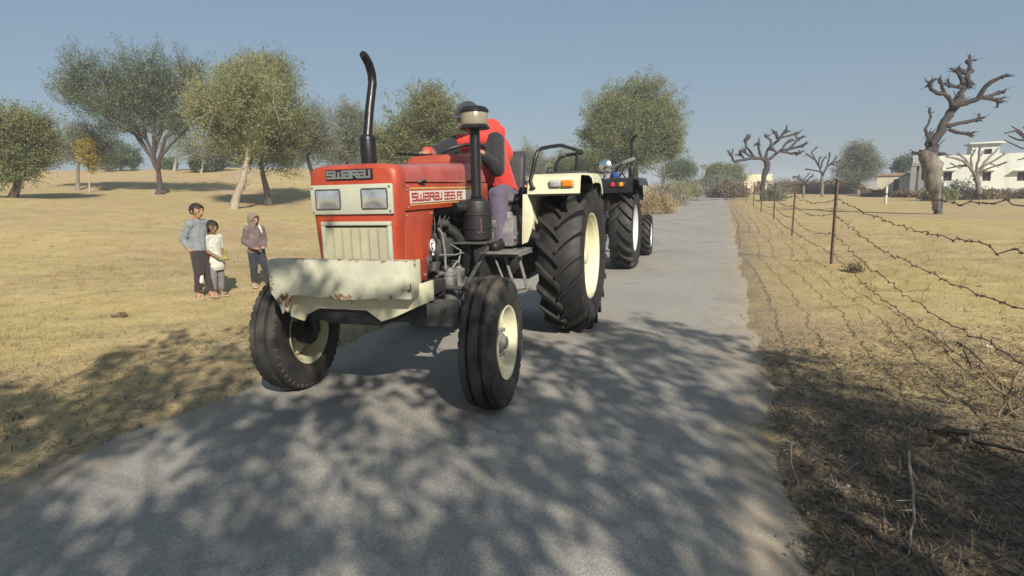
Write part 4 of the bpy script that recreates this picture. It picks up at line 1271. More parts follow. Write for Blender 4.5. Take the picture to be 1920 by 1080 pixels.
def cutarm(arms, f, d):
    out = []
    for i, a in enumerate(arms):
        if i % 2 == 0: out.append((a[0], a[1] + d, a[2], a[3] + d))
        else: out.append((a[0], a[1] + d, lerp(a[0], a[2], f), a[3] + (a[1] - a[3]) * (1 - f) + d))
    return out
def hair_cap(body, P, r, low, k=1.07, back=-0.9, mat=None):
    mb = MB()
    mb2 = cap_mesh([(P(-0.14, 0, 0.25), 0.96 * k * r, P(0.10, 0, 0.22), 0.90 * k * r)])
    o = P(0, 0, 0); fx = (P(1, 0, 0) - o).normalized(); ux = (P(0, 0, 1) - o).normalized(); lx = (P(0, 1, 0) - o).normalized()
    def cut(c):
        d = (c - o) / r
        a, b, u = d.dot(fx), abs(d.dot(lx)), d.dot(ux)
        lim = low if a < -0.05 else (0.50 + 0.10 * math.sin(b * 9)) if a > 0.42 else low + 0.12 + (a + 0.05) * 1.0
        if a < -0.05 and a > -0.3 and b > 0.6: lim = max(low, -0.05)
        return u < lim
    h_ = blob('hair', mb2, 0.006, mat or HAIR, body, 2, cut=cut)
    sm = h_.modifiers.new('thick', 'SOLIDIFY'); sm.thickness = 0.012; sm.offset = -0.5
    return h_
def sandal(body, S, H, k, fx, mat):
    a = S('ank_' + k); fx = Vector(fx).normalized()
    mb = MB()
    c = Vector((a.x, a.y, 0)) + fx * 0.03 * H
    mb.box((c.x, c.y, 0.007), (0.165 * H, 0.062 * H, 0.014), rot=(0, 0, math.atan2(fx.y, fx.x)), bev=0.006)
    sd = Vector((-fx.y, fx.x, 0))
    p = Vector((a.x, a.y, 0)) + fx * 0.055 * H
    mb.tube([p + sd * 0.031 * H + Vector((0, 0, 0.01)), p + sd * 0.02 * H + Vector((0, 0, 0.046 * H)), p - sd * 0.02 * H + Vector((0, 0, 0.046 * H)), p - sd * 0.031 * H + Vector((0, 0, 0.01))], 0.008, 8)
    mb.build('sandal', mat, body)

def standing(**kw):
    J = dict(head=(0.015, 0, 0.915), neck=(0, 0, 0.80), chest=(0, 0, 0.70), pelvis=(0, 0, 0.52), sho_l=(0, 0.088, 0.785), sho_r=(0, -0.088, 0.785),
             elb_l=(-0.02, 0.145, 0.62), elb_r=(-0.02, -0.145, 0.62), wri_l=(0.02, 0.15, 0.47), wri_r=(0.02, -0.15, 0.47), hand_l=(0.1, 0, -1, 0, -1, 0), hand_r=(0.1, 0, -1, 0, 1, 0),
             hip_l=(0, 0.045, 0.48), hip_r=(0, -0.045, 0.48), kne_l=(0.01, 0.055, 0.27), kne_r=(0.01, -0.055, 0.27), ank_l=(-0.01, 0.055, 0.05), ank_r=(-0.01, -0.055, 0.05))
    J.update(kw)
    return J
SANDAL = paint('sandal_tan', (0.42, 0.32, 0.24), 0.7, dust=0.3, scale=20)
def put(u, v, Y):
    p = at(u, v, Y)
    return (p.x, p.y, tz(p.x, p.y))
# boy in the grey jumper
bl = put(386, 563, 7.5)
H = 1.19
J = standing(elb_l=(-0.05, 0.12, 0.625), wri_l=(-0.03, 0.115, 0.48), hand_l=(0.1, 0, -1, 0, -1, 0), elb_r=(-0.09, -0.115, 0.635), wri_r=(-0.02, -0.110, 0.52), hand_r=(0.5, 0.3, -0.6, 0, 1, 0.2),
             ank_r=(-0.03, -0.06, 0.05), ank_l=(0.03, 0.05, 0.05), foot_l=(1, -0.1, 0), foot_r=(1, -0.25, 0))
b1, g = child('boy in grey jumper and dark trousers standing behind the small girl', bl, R(-22), H, J, SK1, (1, 0.0, -0.05), None)
top = infl(g['tor'], 0.016) + cutarm(g['arms'], 0.72, 0.014)
blob('jumper', cap_mesh(top), 0.008, cloth('grey_jumper', (0.19, 0.215, 0.225), 0.1), b1, 4, cut=lambda c: c.z < 0.505 * H or c.z > 0.83 * H)
blob('undershirt', cap_mesh(infl(g['tor'], 0.010)), 0.008, cloth('pale_undershirt', (0.50, 0.44, 0.42), 0.1), b1, 3, cut=lambda c: c.z < 0.45 * H or c.z > 0.60 * H)
blob('trousers', cap_mesh(infl(g['legs'], 0.018) + infl(g['tor'][:1], 0.014)), 0.008, cloth('dark_trousers', (0.035, 0.022, 0.026), 0.2), b1, 3, cut=lambda c: c.z > 0.515 * H or c.z < 0.075 * H)
for k in ('l', 'r'):
    mb = cap_mesh([(g['S']('kne_' + k) + Vector((0.024, 0.0, -0.035)), 0.036, g['S']('kne_' + k) + Vector((0.015, 0, -0.10)), 0.034)])
    blob('knee_patch', mb, 0.006, cloth('white_knee_patch', (0.62, 0.62, 0.60), 0.1), b1, 2)
    sandal(b1, g['S'], H, k, J['foot_' + k], SANDAL)
hair_cap(b1, g['P'], g['r'], -0.45)
# girl
gl = put(410, 553, 7.62)
H = 0.97
J = standing(elb_l=(-0.01, 0.11, 0.63), elb_r=(0.0, -0.12, 0.63), wri_l=(0.15, 0.05, 0.54), wri_r=(0.15, -0.05, 0.53), hand_l=(0.8, -0.8, 0, 0, 0, -1), hand_r=(0.8, 0.8, 0, 0, 0, -1), foot_l=(1, 0, 0), foot_r=(1, -0.2, 0))
b2, g = child('small girl with dark bobbed hair and white top in front of the boy', gl, R(-30), H, J, SK2, (1, -0.05, -0.1), None)
skirt = [((0, 0, 0.56 * H), 0.085 * H, (0, 0.012, 0.42 * H), 0.115 * H)]
blob('tunic', cap_mesh(infl(g['tor'], 0.012) + cutarm(g['arms'][0:1] + g['arms'][2:3], 1, 0.010) + skirt), 0.007, cloth('white_tunic', (0.50, 0.49, 0.42), 0.08, 20, ((0.30, 0.30, 0.28), 9, 0.62)), b2, 4, cut=lambda c: c.z < 0.36 * H or c.z > 0.825 * H)
blob('leggings', cap_mesh(infl(g['legs'], 0.010)), 0.007, cloth('grey_leggings', (0.16, 0.155, 0.15), 0.2, 20, ((0.55, 0.54, 0.52), 7, 0.56)), b2, 3, cut=lambda c: c.z < 0.10 * H)
hair_cap(b2, g['P'], g['r'], -1.0, 1.12)
for k in ('l', 'r'): sandal(b2, g['S'], H, k, J['foot_' + k], SANDAL)
mb = MB()
m4 = Matrix.Translation(gl) @ Matrix.Rotation(R(-30), 4, 'Z')
bagc = m4 @ Vector((0.215 * H, 0.0, 0.52 * H))
mb.sphere((0, 0, 0), 0.042, (1.0, 0.8, 0.75), 3, 0.12)
mb.tube([(0, 0.01, 0.03), (0.01, 0.0, 0.075), (0.03, 0, 0.085)], [0.02, 0.014, 0.02], 8)
bag = mb.build('cloth_bundle', cloth('yellow_cloth', (0.27, 0.25, 0.05), 0.2), None, 60, bagc)
tag(bag, 'small yellow green cloth bundle held in the small girl\'s hands', 'bundle')
# child in the hooded jacket
hl_ = put(487, 540, 8.3)
H = 1.02
J = standing(elb_l=(-0.03, 0.135, 0.63), elb_r=(-0.03, -0.135, 0.63), wri_l=(0.13, 0.06, 0.55), wri_r=(0.13, -0.06, 0.54), hand_l=(0.8, -0.6, 0, -0.5, 0, -1), hand_r=(0.8, 0.6, 0, -0.5, 0, -1),
             ank_l=(0.05, 0.105, 0.05), kne_l=(0.05, 0.085, 0.27), ank_r=(-0.02, -0.06, 0.05), foot_l=(1, 0.2, 0), foot_r=(1, -0.2, 0))
b3, g = child('child in brown hooded jacket and dark jeans beside the tractor front wheel', hl_, R(-48), H, J, SK1, (1, 0.25, -0.15), None)
hood_c = cloth('brown_hoodie', (0.125, 0.092, 0.085), 0.2, 18, ((0.18, 0.18, 0.20), 8, 0.6))
blob('hooded_jacket', cap_mesh(infl(g['tor'], 0.022) + cutarm(g['arms'], 0.88, 0.018)), 0.008, hood_c, b3, 4, cut=lambda c: c.z < 0.475 * H or c.z > 0.85 * H)
P, r = g['P'], g['r']
o_ = P(0, 0, 0); fx_ = (P(1, 0, 0) - o_).normalized(); ux_ = (P(0, 0, 1) - o_).normalized(); lx_ = (P(0, 1, 0) - o_).normalized()
def hood_cut(c):
    d = (c - o_) / r
    a, b, u = d.dot(fx_), d.dot(lx_), d.dot(ux_)
    return a > 0.34 and (b / 0.80) ** 2 + ((u + 0.12) / 1.02) ** 2 < 1.0
hd = blob('hood', cap_mesh([(P(-0.26, 0, 0.34), 1.08 * r, P(0.15, 0, 0.30), 1.0 * r), (P(-0.15, 0, -0.3), 1.05 * r, P(0.05, 0, -0.9), 0.95 * r)]), 0.008, cloth('tan_hood', (0.20, 0.155, 0.125), 0.12), b3, 3, cut=hood_cut)
sm = hd.modifiers.new('thick', 'SOLIDIFY'); sm.thickness = 0.012; sm.offset = -0.5
hair_cap(b3, P, r, -0.3, 1.02)
mb = MB(); mb.tube([P(0.75, 0.55, -0.95), P(0.80, 0.85, -1.6), P(0.95, 1.0, -2.4), P(1.1, 0.95, -3.0)], [0.010, 0.022, 0.020, 0.010], 8)
mb.build('scarf_end', M['white'], b3, 60)
blob('jeans', cap_mesh(infl(g['legs'], 0.017) + infl(g['tor'][:1], 0.012)), 0.008, cloth('dark_jeans', (0.022, 0.025, 0.035), 0.25, 18, ((0.20, 0.20, 0.20), 10, 0.68)), b3, 3, cut=lambda c: c.z > 0.52 * H or c.z < 0.075 * H)
for k in ('l', 'r'): sandal(b3, g['S'], H, k, J['foot_' + k], paint('dusty_shoe', (0.40, 0.34, 0.30), 0.7, dust=0.3, scale=20))
# the driver, in the red tractor's own axes
hd_c = Vector((-1.60, -0.075, 1.905)); rr_ = 0.102
look = Vector((0.92, -0.25, -0.42))
caps, P = head_parts(hd_c, rr_, look, (0.2, 0, 1))
hips = [Vector((-2.0, 0.10, 1.24)), Vector((-2.0, -0.10, 1.24))]
che, nb = Vector((-1.87, -0.02, 1.60)), Vector((-1.75, -0.05, 1.79))
sl, sr = Vector((-1.60, 0.165, 1.69)), Vector((-1.72, -0.235, 1.70))
tor = [(hips[0], 0.115, hips[1], 0.115), (hips[0], 0.115, lerp(che, sl, 0.45), 0.105), (hips[1], 0.115, lerp(che, sr, 0.45), 0.105), (lerp(*hips, .5), 0.12, che, 0.125), (sl, 0.062, sr, 0.062), (che, 0.11, nb, 0.06)]
arm_l = [(sl, 0.062, Vector((-1.40, 0.25, 1.46)), 0.048), (Vector((-1.40, 0.25, 1.46)), 0.046, Vector((-1.23, 0.185, 1.58)), 0.030)]
arm_r = [(sr, 0.062, Vector((-1.40, -0.34, 1.60)), 0.048), (Vector((-1.40, -0.34, 1.60)), 0.046, Vector((-1.12, -0.235, 1.60)), 0.030)]
legs = []
for s_ in (1, -1):
    kn, an = Vector((-1.52, s_ * 0.21, 1.24)), Vector((-1.42, s_ * 0.26, 0.88))
    legs += [(hips[0] if s_ > 0 else hips[1], 0.098, kn, 0.068), (kn, 0.066, an, 0.042)]
caps += tor + arm_l + arm_r + legs + [(nb, 0.055, hd_c - Vector((0.03, 0, 0.05)), 0.058)]
caps += hand_caps((-1.225, 0.18, 1.585), (0.6, -0.5, 0.15), (0, -0.3, -1), 0.105, 0.9) + hand_caps((-1.11, -0.232, 1.602), (0.95, -0.2, -0.12), (0.1, 0, -1), 0.108, 0.9)
for s_ in (1, -1): caps.append(((-1.44, s_ * 0.26, 0.845), 0.038, (-1.24, s_ * 0.27, 0.838), 0.030))
dr = blob('person', cap_mesh(caps), 0.0075, SK1, None, 4, T1_LOC, (0, 0, T1_ROT))
tag(dr, 'driver in red hooded jacket and dark cap leaning forward on the red tractor', 'person')
face_bits(dr, P, rr_)
JR, JB = cloth('red_jacket', (0.62, 0.045, 0.030), 0.10, 14), cloth('black_sleeve', (0.016, 0.015, 0.018), 0.2, 14)
blob('jacket', cap_mesh(infl(tor, 0.022) + [((-1.93, 0.02, 1.84), 0.085, (-1.86, -0.05, 1.75), 0.11), ((-1.92, 0.08, 1.80), 0.07, (-1.92, -0.12, 1.80), 0.07), ((-1.95, 0.09, 1.62), 0.115, (-1.92, 0.05, 1.72), 0.10)]), 0.011, JR, dr, 5, cut=lambda c: c.z < 1.285 + (c.x + 2.0) * 0.2)
for nm, arm, f in (('l', arm_l, .8), ('r', arm_r, .74)):
    a0, a1 = arm
    blob('sleeve', cap_mesh([(a0[0], 0.088, a0[2], 0.064), (a1[0], 0.064, lerp(a1[0], a1[2], f), 0.048)]), 0.010, JB, dr, 4)
a1 = arm_r[1]
blob('cuff', cap_mesh([(lerp(a1[0], a1[2], .62), 0.054, lerp(a1[0], a1[2], .92), 0.046)]), 0.008, JR, dr, 2)
blob('trousers', cap_mesh(infl(legs, 0.022) + infl(tor[:1], 0.020)), 0.011, cloth('purple_grey_trousers', (0.105, 0.080, 0.125), 0.12, 14), dr, 4, cut=lambda c: c.z < 0.90)
for s_ in (1, -1):
    mb = cap_mesh([((-1.45, s_ * 0.26, 0.85), 0.046, (-1.24, s_ * 0.27, 0.845), 0.040), ((-1.43, s_ * 0.26, 0.92), 0.045, (-1.44, s_ * 0.26, 0.86), 0.046)])
    blob('shoe', mb, 0.008, M['black_plastic'], dr, 3, cut=lambda c: c.z < 0.811)
hair_cap(dr, P, rr_, -0.5, 1.03)
CAPC = cloth('dark_cap', (0.028, 0.030, 0.034), 0.2, 20)
def capcut(c):
    d = (c - P(0, 0, 0)) / rr_; u = d.dot((P(0, 0, 1) - P(0, 0, 0)).normalized())
    return u < 0.42
cp = blob('cap', cap_mesh([(P(-0.14, 0, 0.30), 1.03 * rr_, P(0.12, 0, 0.28), 0.98 * rr_)]), 0.007, CAPC, dr, 2, cut=capcut)
sm = cp.modifiers.new('thick', 'SOLIDIFY'); sm.thickness = 0.006
mb = MB()
v_ = [P(0.75 + 0.75 * math.cos(a) * (1 if i else 1), 0.72 * math.sin(a), 0.52 - 0.10 * math.cos(a)) for i, a in enumerate([R(-85 + 17 * k) for k in range(11)])]
w_ = [p + (P(0, 0, 1) - P(0, 0, 0)) * 0.07 for p in v_]
mb.add(v_ + w_, [tuple(range(11))[::-1], tuple(range(11, 22))] + [(i, i + 1, 12 + i, 11 + i) for i in range(10)] + [(10, 0, 11, 21)])
mb.build('cap_peak', CAPC, cp)
mb = MB()
mb.tube([(-1.03, -0.15, 1.570), (-1.03, -0.26, 1.578), (-1.02, -0.40, 1.592), (-1.01, -0.44, 1.60)], [0.012, 0.012, 0.010, 0.012], 10)
mb.build('hand_throttle', M['black'], T)

# ------------------------------------------------------------------ trees
def leaf_quads(c, axis, L, W, rg):
    """diamond leaves: centres c (n,3), preferred direction axis (n,3)"""
    n = len(c)
    d = axis + rg.normal(0, 0.75, (n, 3))
    d /= np.linalg.norm(d, axis=1, keepdims=True) + 1e-9
    u = np.cross(d, rg.normal(0, 1, (n, 3)))
    u /= np.linalg.norm(u, axis=1, keepdims=True) + 1e-9
    l = (L * rg.uniform(0.6, 1.35, n))[:, None]
    w = (W * rg.uniform(0.6, 1.3, n))[:, None]
    v = np.stack([c - d * l * .5, c + u * w * .5 - d * l * .05, c + d * l * .5, c - u * w * .5 - d * l * .05], 1).reshape(-1, 3)
    return v
def tubes_np(mb, a, b, r0, r1, n=4):
    mb.tube([a, b], [r0, r1], n, caps=False)
def grow(root, trunk, trunk_r, lobes, bark_m, leaf_m, seed, clusters, per, L, W, cl_r=0.28, twig=0.5, up=0.5, bare=0.0, crown_name='crown', shell=0.45, limb_r=None, forks=None, clump=0.30):
    """trunk: world points; lobes: (centre, (rx,ry,rz)); leaves on twigs that end throughout the lobes' volume"""
    rg = np.random.default_rng(seed)
    base = root.location.copy()
    tk = [Vector(p) - base for p in trunk]
    mb = MB()
    k = len(tk)
    pts, rad = [], []
    for i in range(k):
        t = i / (k - 1)
        pts.append(tk[i] + (Vector(rg.normal(0, trunk_r * 0.15, 3)) if 0 < i else Vector()))
        rad.append(trunk_r * (1.0 - 0.45 * t))
    pts = [pts[0] - Vector((0, 0, 0.15))] + pts
    rad = [rad[0] * 1.35] + rad
    rad[1] *= 1.12
    mb.tube(pts, rad, 10)
    top = tk[-1]
    weights = np.array([l[1][0] * l[1][1] * l[1][2] for l in lobes]) ** 0.8 * np.array([l[2] if len(l) > 2 else 1.0 for l in lobes])
    weights /= weights.sum()
    lim_r = limb_r or trunk_r * 0.42
    V = []
    L3 = [Vector(l[0]) - base for l in lobes]
    order = sorted(range(len(lobes)), key=lambda i: (L3[i] - top).normalized().x)
    ng = 1 if len(lobes) < 4 else (2 if len(lobes) < 8 else 4)
    prim = {}
    for gi in range(ng):
        idx_ = order[gi * len(order) // ng:(gi + 1) * len(order) // ng]
        cen = sum((L3[i] for i in idx_), Vector()) / len(idx_)
        if ng == 1: nodes = [top, top]
        else:
            tgt = top.lerp(cen, 0.42 + rg.uniform(-.05, .05)) + Vector((0, rg.normal(0, .12) * (cen - top).length, 0.05 * (cen - top).length))
            m0 = top.lerp(tgt, .5) + Vector(rg.normal(0, .07 * (tgt - top).length, 3))
            mb.tube([top - (top - tk[-2]) * 0.15, m0, tgt], [trunk_r * .50, trunk_r * .40, lim_r * .85], 8, caps=False)
            nodes = [m0, tgt]
        for i in idx_: prim[i] = nodes
    for li, ((lc, lr), wgt) in enumerate(zip([l[:2] for l in lobes], weights)):
        lc = L3[li]
        src = prim[li][1] if rg.uniform() < .7 else prim[li][0]
        mid = src.lerp(lc, 0.5) + Vector(rg.normal(0, 0.11 * (lc - src).length, 3)) - Vector((0, 0, 0.05 * (lc - src).length))
        end = lc - (lc - src).normalized() * lr[2] * 0.3
        rl = lim_r * (0.50 + 0.35 * min(1, wgt * len(lobes)))
        p3 = [src, src.lerp(mid, .5) + Vector(rg.normal(0, .06, 3)), mid, mid.lerp(end, .5) + Vector(rg.normal(0, .08, 3)), end]
        mb.tube(p3, [rl, rl * .85, rl * .65, rl * .5, rl * .35], 7)
        nb_ = max(5, int(8 * (wgt * len(lobes)) ** 0.5))
        ends, subs = [], []
        for j in range(nb_):
            d = rg.normal(0, 1, 3); d /= np.linalg.norm(d)
            e = lc + Vector((d[0] * lr[0], d[1] * lr[1], d[2] * lr[2])) * rg.uniform(.5, .95)
            s0 = p3[2].lerp(p3[4], rg.uniform(0, 1))
            m_ = s0.lerp(e, .5) + Vector(rg.normal(0, 0.10 * (e - s0).length, 3))
            mb.tube([s0, m_, e], [rl * .36, rl * .24, rl * .12], 5, caps=False)
            ends.append(np.array(e)); ends.append(np.array(m_)); subs.append(np.array(e)); subs.append(np.array(m_) * .6 + np.array(e) * .4)
        ends = np.array(ends)
        nc = max(3, int(clusters * wgt))
        for j in range(nc):
            sb = subs[int(rg.integers(0, len(subs)))]
            cj = sb + rg.normal(0, clump, 3) * np.array(lr)
            dist = np.linalg.norm(ends - cj, axis=1)
            s0 = ends[dist.argmin()]
            ax = (cj - s0) * 0.6 / (np.linalg.norm(cj - s0) + .2) + (cj - np.array(top)) / (np.linalg.norm(cj - np.array(top)) + 1e-6) * 0.8 + np.array([0, 0, up]) + rg.normal(0, .3, 3)
            ax /= np.linalg.norm(ax) + 1e-9
            tip = cj + ax * twig * rg.uniform(0.4, 1.3)
            mb.tube([Vector(s0), Vector(cj), Vector(tip)], [rl * .10 + .004, .007, .003], 3, caps=False)
            if rg.uniform() < bare: continue
            m_ = int(per * rg.uniform(0.55, 1.4))
            tt_ = rg.uniform(-0.35, 1.0, m_)
            c = cj + (tip - cj) * tt_[:, None] + rg.normal(0, cl_r, (m_, 3)) * np.array([1, 1, .8]) * (1.15 - .5 * tt_[:, None])
            V.append(leaf_quads(c, np.tile(ax, (m_, 1)), L, W, rg))
    mb.build('trunk', bark_m, root, sharp=60, recalc=False)
    if V:
        V = np.concatenate(V)
        link(crown_name, np_mesh(crown_name, V, np.arange(len(V)).reshape(-1, 4), leaf_m), root)
LOB = 1.0
def px_tree(name, label, Y, base, trunk, tr_px, lobes, bark_k, leaf_k, seed, clusters=260, per=42, L=0.11, W=0.05, group=None, cat='tree', dz=0.9, sink=False, **kw):
    """base u at depth Y; trunk = photo points; lobes (u, v, ru, rv)"""
    b = at(base[0], base[1], Y)
    z = tz(b.x, b.y)
    root = thing(name, label, cat, (b.x, b.y, z), 0, group)
    k = Y / FPX * 1.02
    tp = [Vector((b.x, b.y, z))] + [at(u, v, Y + (rnd.uniform(-.15, .15))) for u, v in trunk if at(u, v, Y).z > z + 0.15]
    lb = []
    for u, v, ru, rv in lobes:
        dpt = 0.5 * (ru + rv) * k * dz
        c = at(u, v, Y + rnd.uniform(-0.5, 0.5) * dpt)
        lb.append((c, (ru * k, dpt, rv * k)))
    grow(root, tp, tr_px * k * 0.5, lb, M[bark_k], M['leaf_' + leaf_k], seed, clusters, per, L, W, **kw)
    return root
GT = 'trees on the sandy rise behind the tractor'
px_tree('acacia_tree', 'wide flat topped dark acacia with a forked trunk, tallest on the left', 28, (300, 375), [(300, 355), (299, 335), (297, 322)], 13,
        [(125, 158, 46, 20), (180, 145, 52, 34), (240, 135, 58, 36), (300, 140, 50, 38), (345, 150, 45, 32), (215, 198, 74, 36), (285, 190, 70, 40), (345, 215, 42, 34), (245, 238, 55, 20), (160, 190, 50, 30), (372, 180, 28, 32), (310, 235, 40, 18)],
        'bark_dark', 'dark', 11, clusters=1620, per=40, L=0.080, W=0.033, group=GT, cl_r=0.12, twig=0.62, up=0.75, shell=0.5, limb_r=0.10, forks=1)
px_tree('leaning_tree', 'light green tree on a pale leaning trunk right of the big acacia', 24, (437, 386), [(444, 365), (453, 340), (461, 315), (466, 285)], 15,
        [(440, 205, 55, 50), (408, 200, 45, 34), (468, 148, 46, 40), (450, 262, 45, 40), (485, 200, 40, 50), (395, 225, 30, 22)], 'bark_pale', 'lime', 12, clusters=1134, per=59, L=0.080, W=0.037, group=GT, up=0.35, cl_r=0.14)
px_tree('round_tree', 'olive green tree on a dark forked trunk beside the pale leaning trunk', 27, (503, 380), [(500, 358), (494, 335), (488, 312)], 13,
        [(500, 150, 40, 40), (515, 210, 46, 50), (530, 262, 42, 42), (490, 275, 45, 38), (548, 230, 26, 36)], 'bark_grey', 'olive', 13, clusters=1053, per=59, L=0.088, W=0.039, group=GT, up=0.2, cl_r=0.15)
px_tree('low_tree', 'olive tree with a low dark crown cut off by the left picture edge', 22, (22, 365), [(32, 348), (40, 330), (43, 315)], 15,
        [(25, 255, 60, 40), (75, 265, 28, 28), (15, 300, 50, 32), (68, 302, 28, 22), (-30, 270, 40, 50), (30, 322, 35, 16)], 'bark_dark', 'olive', 14, clusters=1053, per=59, L=0.080, W=0.035, group=GT, up=0.3, cl_r=0.14)
px_tree('slender_tree', 'grey green slender tree behind the small yellow leaved tree', 30, (147, 362), [(147, 345), (146, 325), (148, 305)], 8,
        [(130, 272, 36, 32), (100, 285, 28, 24), (160, 262, 30, 26), (190, 275, 26, 24)], 'bark_grey', 'grey', 15, clusters=526, per=45, L=0.088, W=0.035, group=GT, cl_r=0.16)
px_tree('young_tree', 'small thin tree with bright yellow leaves', 29, (168, 362), [(168, 345), (167, 325), (164, 308)], 4,
        [(162, 288, 16, 24), (172, 305, 10, 12)], 'bark_pale', 'yellow', 16, clusters=93, per=45, L=0.088, W=0.043, group=GT, cl_r=0.09)
px_tree('sparse_tree', 'thin grey tree whose crown shows beside the bonnet, left of the exhaust', 29, (590, 345), [(585, 325), (580, 305), (577, 290)], 9,
        [(592, 238, 32, 42), (578, 272, 24, 26), (604, 283, 24, 20)], 'bark_dark', 'grey', 17, clusters=486, per=37, L=0.080, W=0.033, group=GT, bare=0.15)
px_tree('pale_tree', 'pale grey green tree between the bonnet edge and the exhaust stack', 33, (652, 345), [(651, 325), (651, 300), (653, 275)], 9,
        [(655, 240, 34, 34), (640, 275, 38, 24), (676, 272, 32, 26)], 'bark_grey', 'grey', 18, clusters=607, per=48, L=0.096, W=0.039, group=GT, cl_r=0.16)
px_tree('bushy_tree', 'bushy olive tree behind the driver, right of the exhaust stack', 26, (778, 352), [(778, 335), (779, 312), (783, 285)], 11,
        [(815, 212, 44, 34), (780, 245, 52, 34), (738, 262, 34, 26), (835, 255, 40, 38), (760, 285, 40, 20)], 'bark_grey', 'olive', 19, clusters=1053, per=59, L=0.084, W=0.039, group=GT, up=0.25, cl_r=0.14)
px_tree('round_tree', 'small dark round tree under the big acacia crown, far up the rise', 48, (229, 332), [(228, 320), (226, 305)], 5,
        [(224, 288, 28, 20), (246, 300, 18, 14), (205, 300, 14, 12)], 'bark_dark', 'dark', 20, clusters=303, per=45, L=0.136, W=0.062, group=GT, cl_r=0.16)
px_tree('thin_tree', 'thin pale trunked tree seen through the gap under the big acacia', 46, (328, 336), [(328, 318), (330, 295), (333, 275)], 5,
        [(336, 262, 28, 22), (318, 280, 14, 12)], 'bark_pale', 'grey', 21, clusters=141, per=35, L=0.128, W=0.047, group=GT, bare=0.2)
px_tree('small_tree', 'small grey green tree on a straight pale stem left of the leaning tree', 44, (379, 346), [(379, 332), (380, 316), (381, 302)], 5,
        [(378, 290, 32, 16), (402, 276, 22, 16), (358, 285, 16, 12)], 'bark_pale', 'grey', 22, clusters=243, per=40, L=0.128, W=0.051, group=GT, cl_r=0.16)
px_tree('roadside_tree', 'big rounded olive tree on the left of the road behind the second tractor', 40, (1196, 385), [(1196, 360), (1194, 330), (1191, 300)], 17,
        [(1185, 188, 58, 32), (1135, 215, 42, 36), (1232, 225, 46, 48), (1185, 238, 76, 42), (1148, 265, 46, 30), (1225, 275, 42, 32), (1195, 292, 60, 20), (1115, 240, 28, 26), (1260, 260, 26, 34), (1200, 170, 44, 18)],
        'bark_dark', 'olive', 23, clusters=1822, per=62, L=0.120, W=0.055, up=0.25, cl_r=0.19, twig=0.7)
px_tree('small_tree', 'small dark tree on the left verge where the road vanishes', 60, (1277, 352), [(1277, 342), (1276, 332)], 5,
        [(1274, 316, 22, 15), (1291, 322, 12, 9), (1262, 322, 12, 9)], 'bark_dark', 'dark', 24, clusters=243, per=48, L=0.176, W=0.078)
px_tree('pale_tree', 'small pale tree seen behind the cream fender rail', 55, (984, 352), [(984, 335), (985, 315)], 6,
        [(986, 300, 20, 20), (972, 318, 14, 12), (1002, 315, 14, 14)], 'bark_grey', 'grey', 25, clusters=243, per=45, L=0.160, W=0.070)
px_tree('bushy_tree', 'brownish bushy tree framed by the cream fender rail', 50, (1082, 350), [(1082, 335), (1082, 318)], 7,
        [(1082, 300, 34, 18), (1060, 312, 22, 14), (1105, 310, 24, 18)], 'bark_dark', 'olive', 26, clusters=344, per=51, L=0.144, W=0.066)
px_tree('field_tree', 'bluish green upright tree in the field left of the white house', 58, (1609, 352), [(1609, 335), (1610, 312), (1611, 292)], 7,
        [(1610, 288, 24, 15), (1600, 308, 22, 18), (1626, 310, 20, 18), (1611, 326, 28, 14)], 'bark_grey', 'grey', 27, clusters=668, per=51, L=0.144, W=0.062, up=0.5)
px_tree('bushy_tree', 'bright green bushy tree on the right verge where the road vanishes', 66, (1362, 352), [(1362, 345), (1362, 335)], 8,
        [(1360, 324, 22, 13), (1378, 332, 16, 13), (1347, 330, 12, 10), (1362, 340, 20, 8)], 'bark_dark', 'olive', 28, clusters=486, per=54, L=0.192, W=0.094)
px_tree('small_tree', 'dark small tree beside the porch of the white house', 52, (1695, 350), [(1695, 335), (1696, 320)], 4,
        [(1696, 308, 11, 10), (1688, 316, 8, 7)], 'bark_dark', 'dark', 29, clusters=101, per=45, L=0.160, W=0.070)

# the tree behind the viewer whose shade falls over the foreground
sh = thing('shade_tree', 'large open crowned tree whose dappled shade covers the near road', 'tree', (4.0, -5.6, 0))
sl_ = []
def shade_lobe(gx_, gy_, z, r, rz_):
    """crown lobe that shades the ground round (gx_, gy_)"""
    return (Vector((gx_ + 0.52 * z, gy_ - 1.5 * z, z)), (r, r, rz_))
EDGE_X = [-5.4, -4, -3.5, -3, -2.7, -1.9, -1, 0, 1, 1.7, 2.1, 2.3, 2.6, 4.2]
EDGE_Y = [4.2, 4.5, 4.9, 5.8, 6.2, 5.4, 4.9, 5.5, 6.0, 6.1, 5.4, 2.9, 2.4, 1.8]
rs = random.Random(23)
gx_ = -5.4
while gx_ < 4.2:
    gy_ = 0.6
    while gy_ < 6.4:
        px_, py_ = gx_ + rs.uniform(-.15, .15), gy_ + rs.uniform(-.24, .24)
        dense = px_ > 1.75 and py_ < 2.9
        keep = 0.86
        if -2.4 < px_ < -0.3 and py_ > 4.0: keep = 0.5
        if dense: keep = 1.0
        if py_ < np.interp(px_, EDGE_X, EDGE_Y) - 0.35 and rs.random() < keep:
            sl_.append(shade_lobe(px_, py_, rs.uniform(3.8, 5.1), rs.uniform(.20, .28), .16) + ((1.5 if dense else rs.uniform(.7, 1.3)),))
        gy_ += 0.68
    gx_ += 0.44
grow(sh, [Vector((4.0, -5.6, 0)), Vector((3.9, -5.8, 1.0)), Vector((3.5, -5.7, 2.0)), Vector((3.2, -5.5, 2.7))], 0.24, sl_, M['bark_dark'], M['leaf_olive'], 31, int(7.6 * len(sl_)), 24, 0.10, 0.07, cl_r=0.085, clump=0.50, twig=0.20, up=0.2, limb_r=0.016)

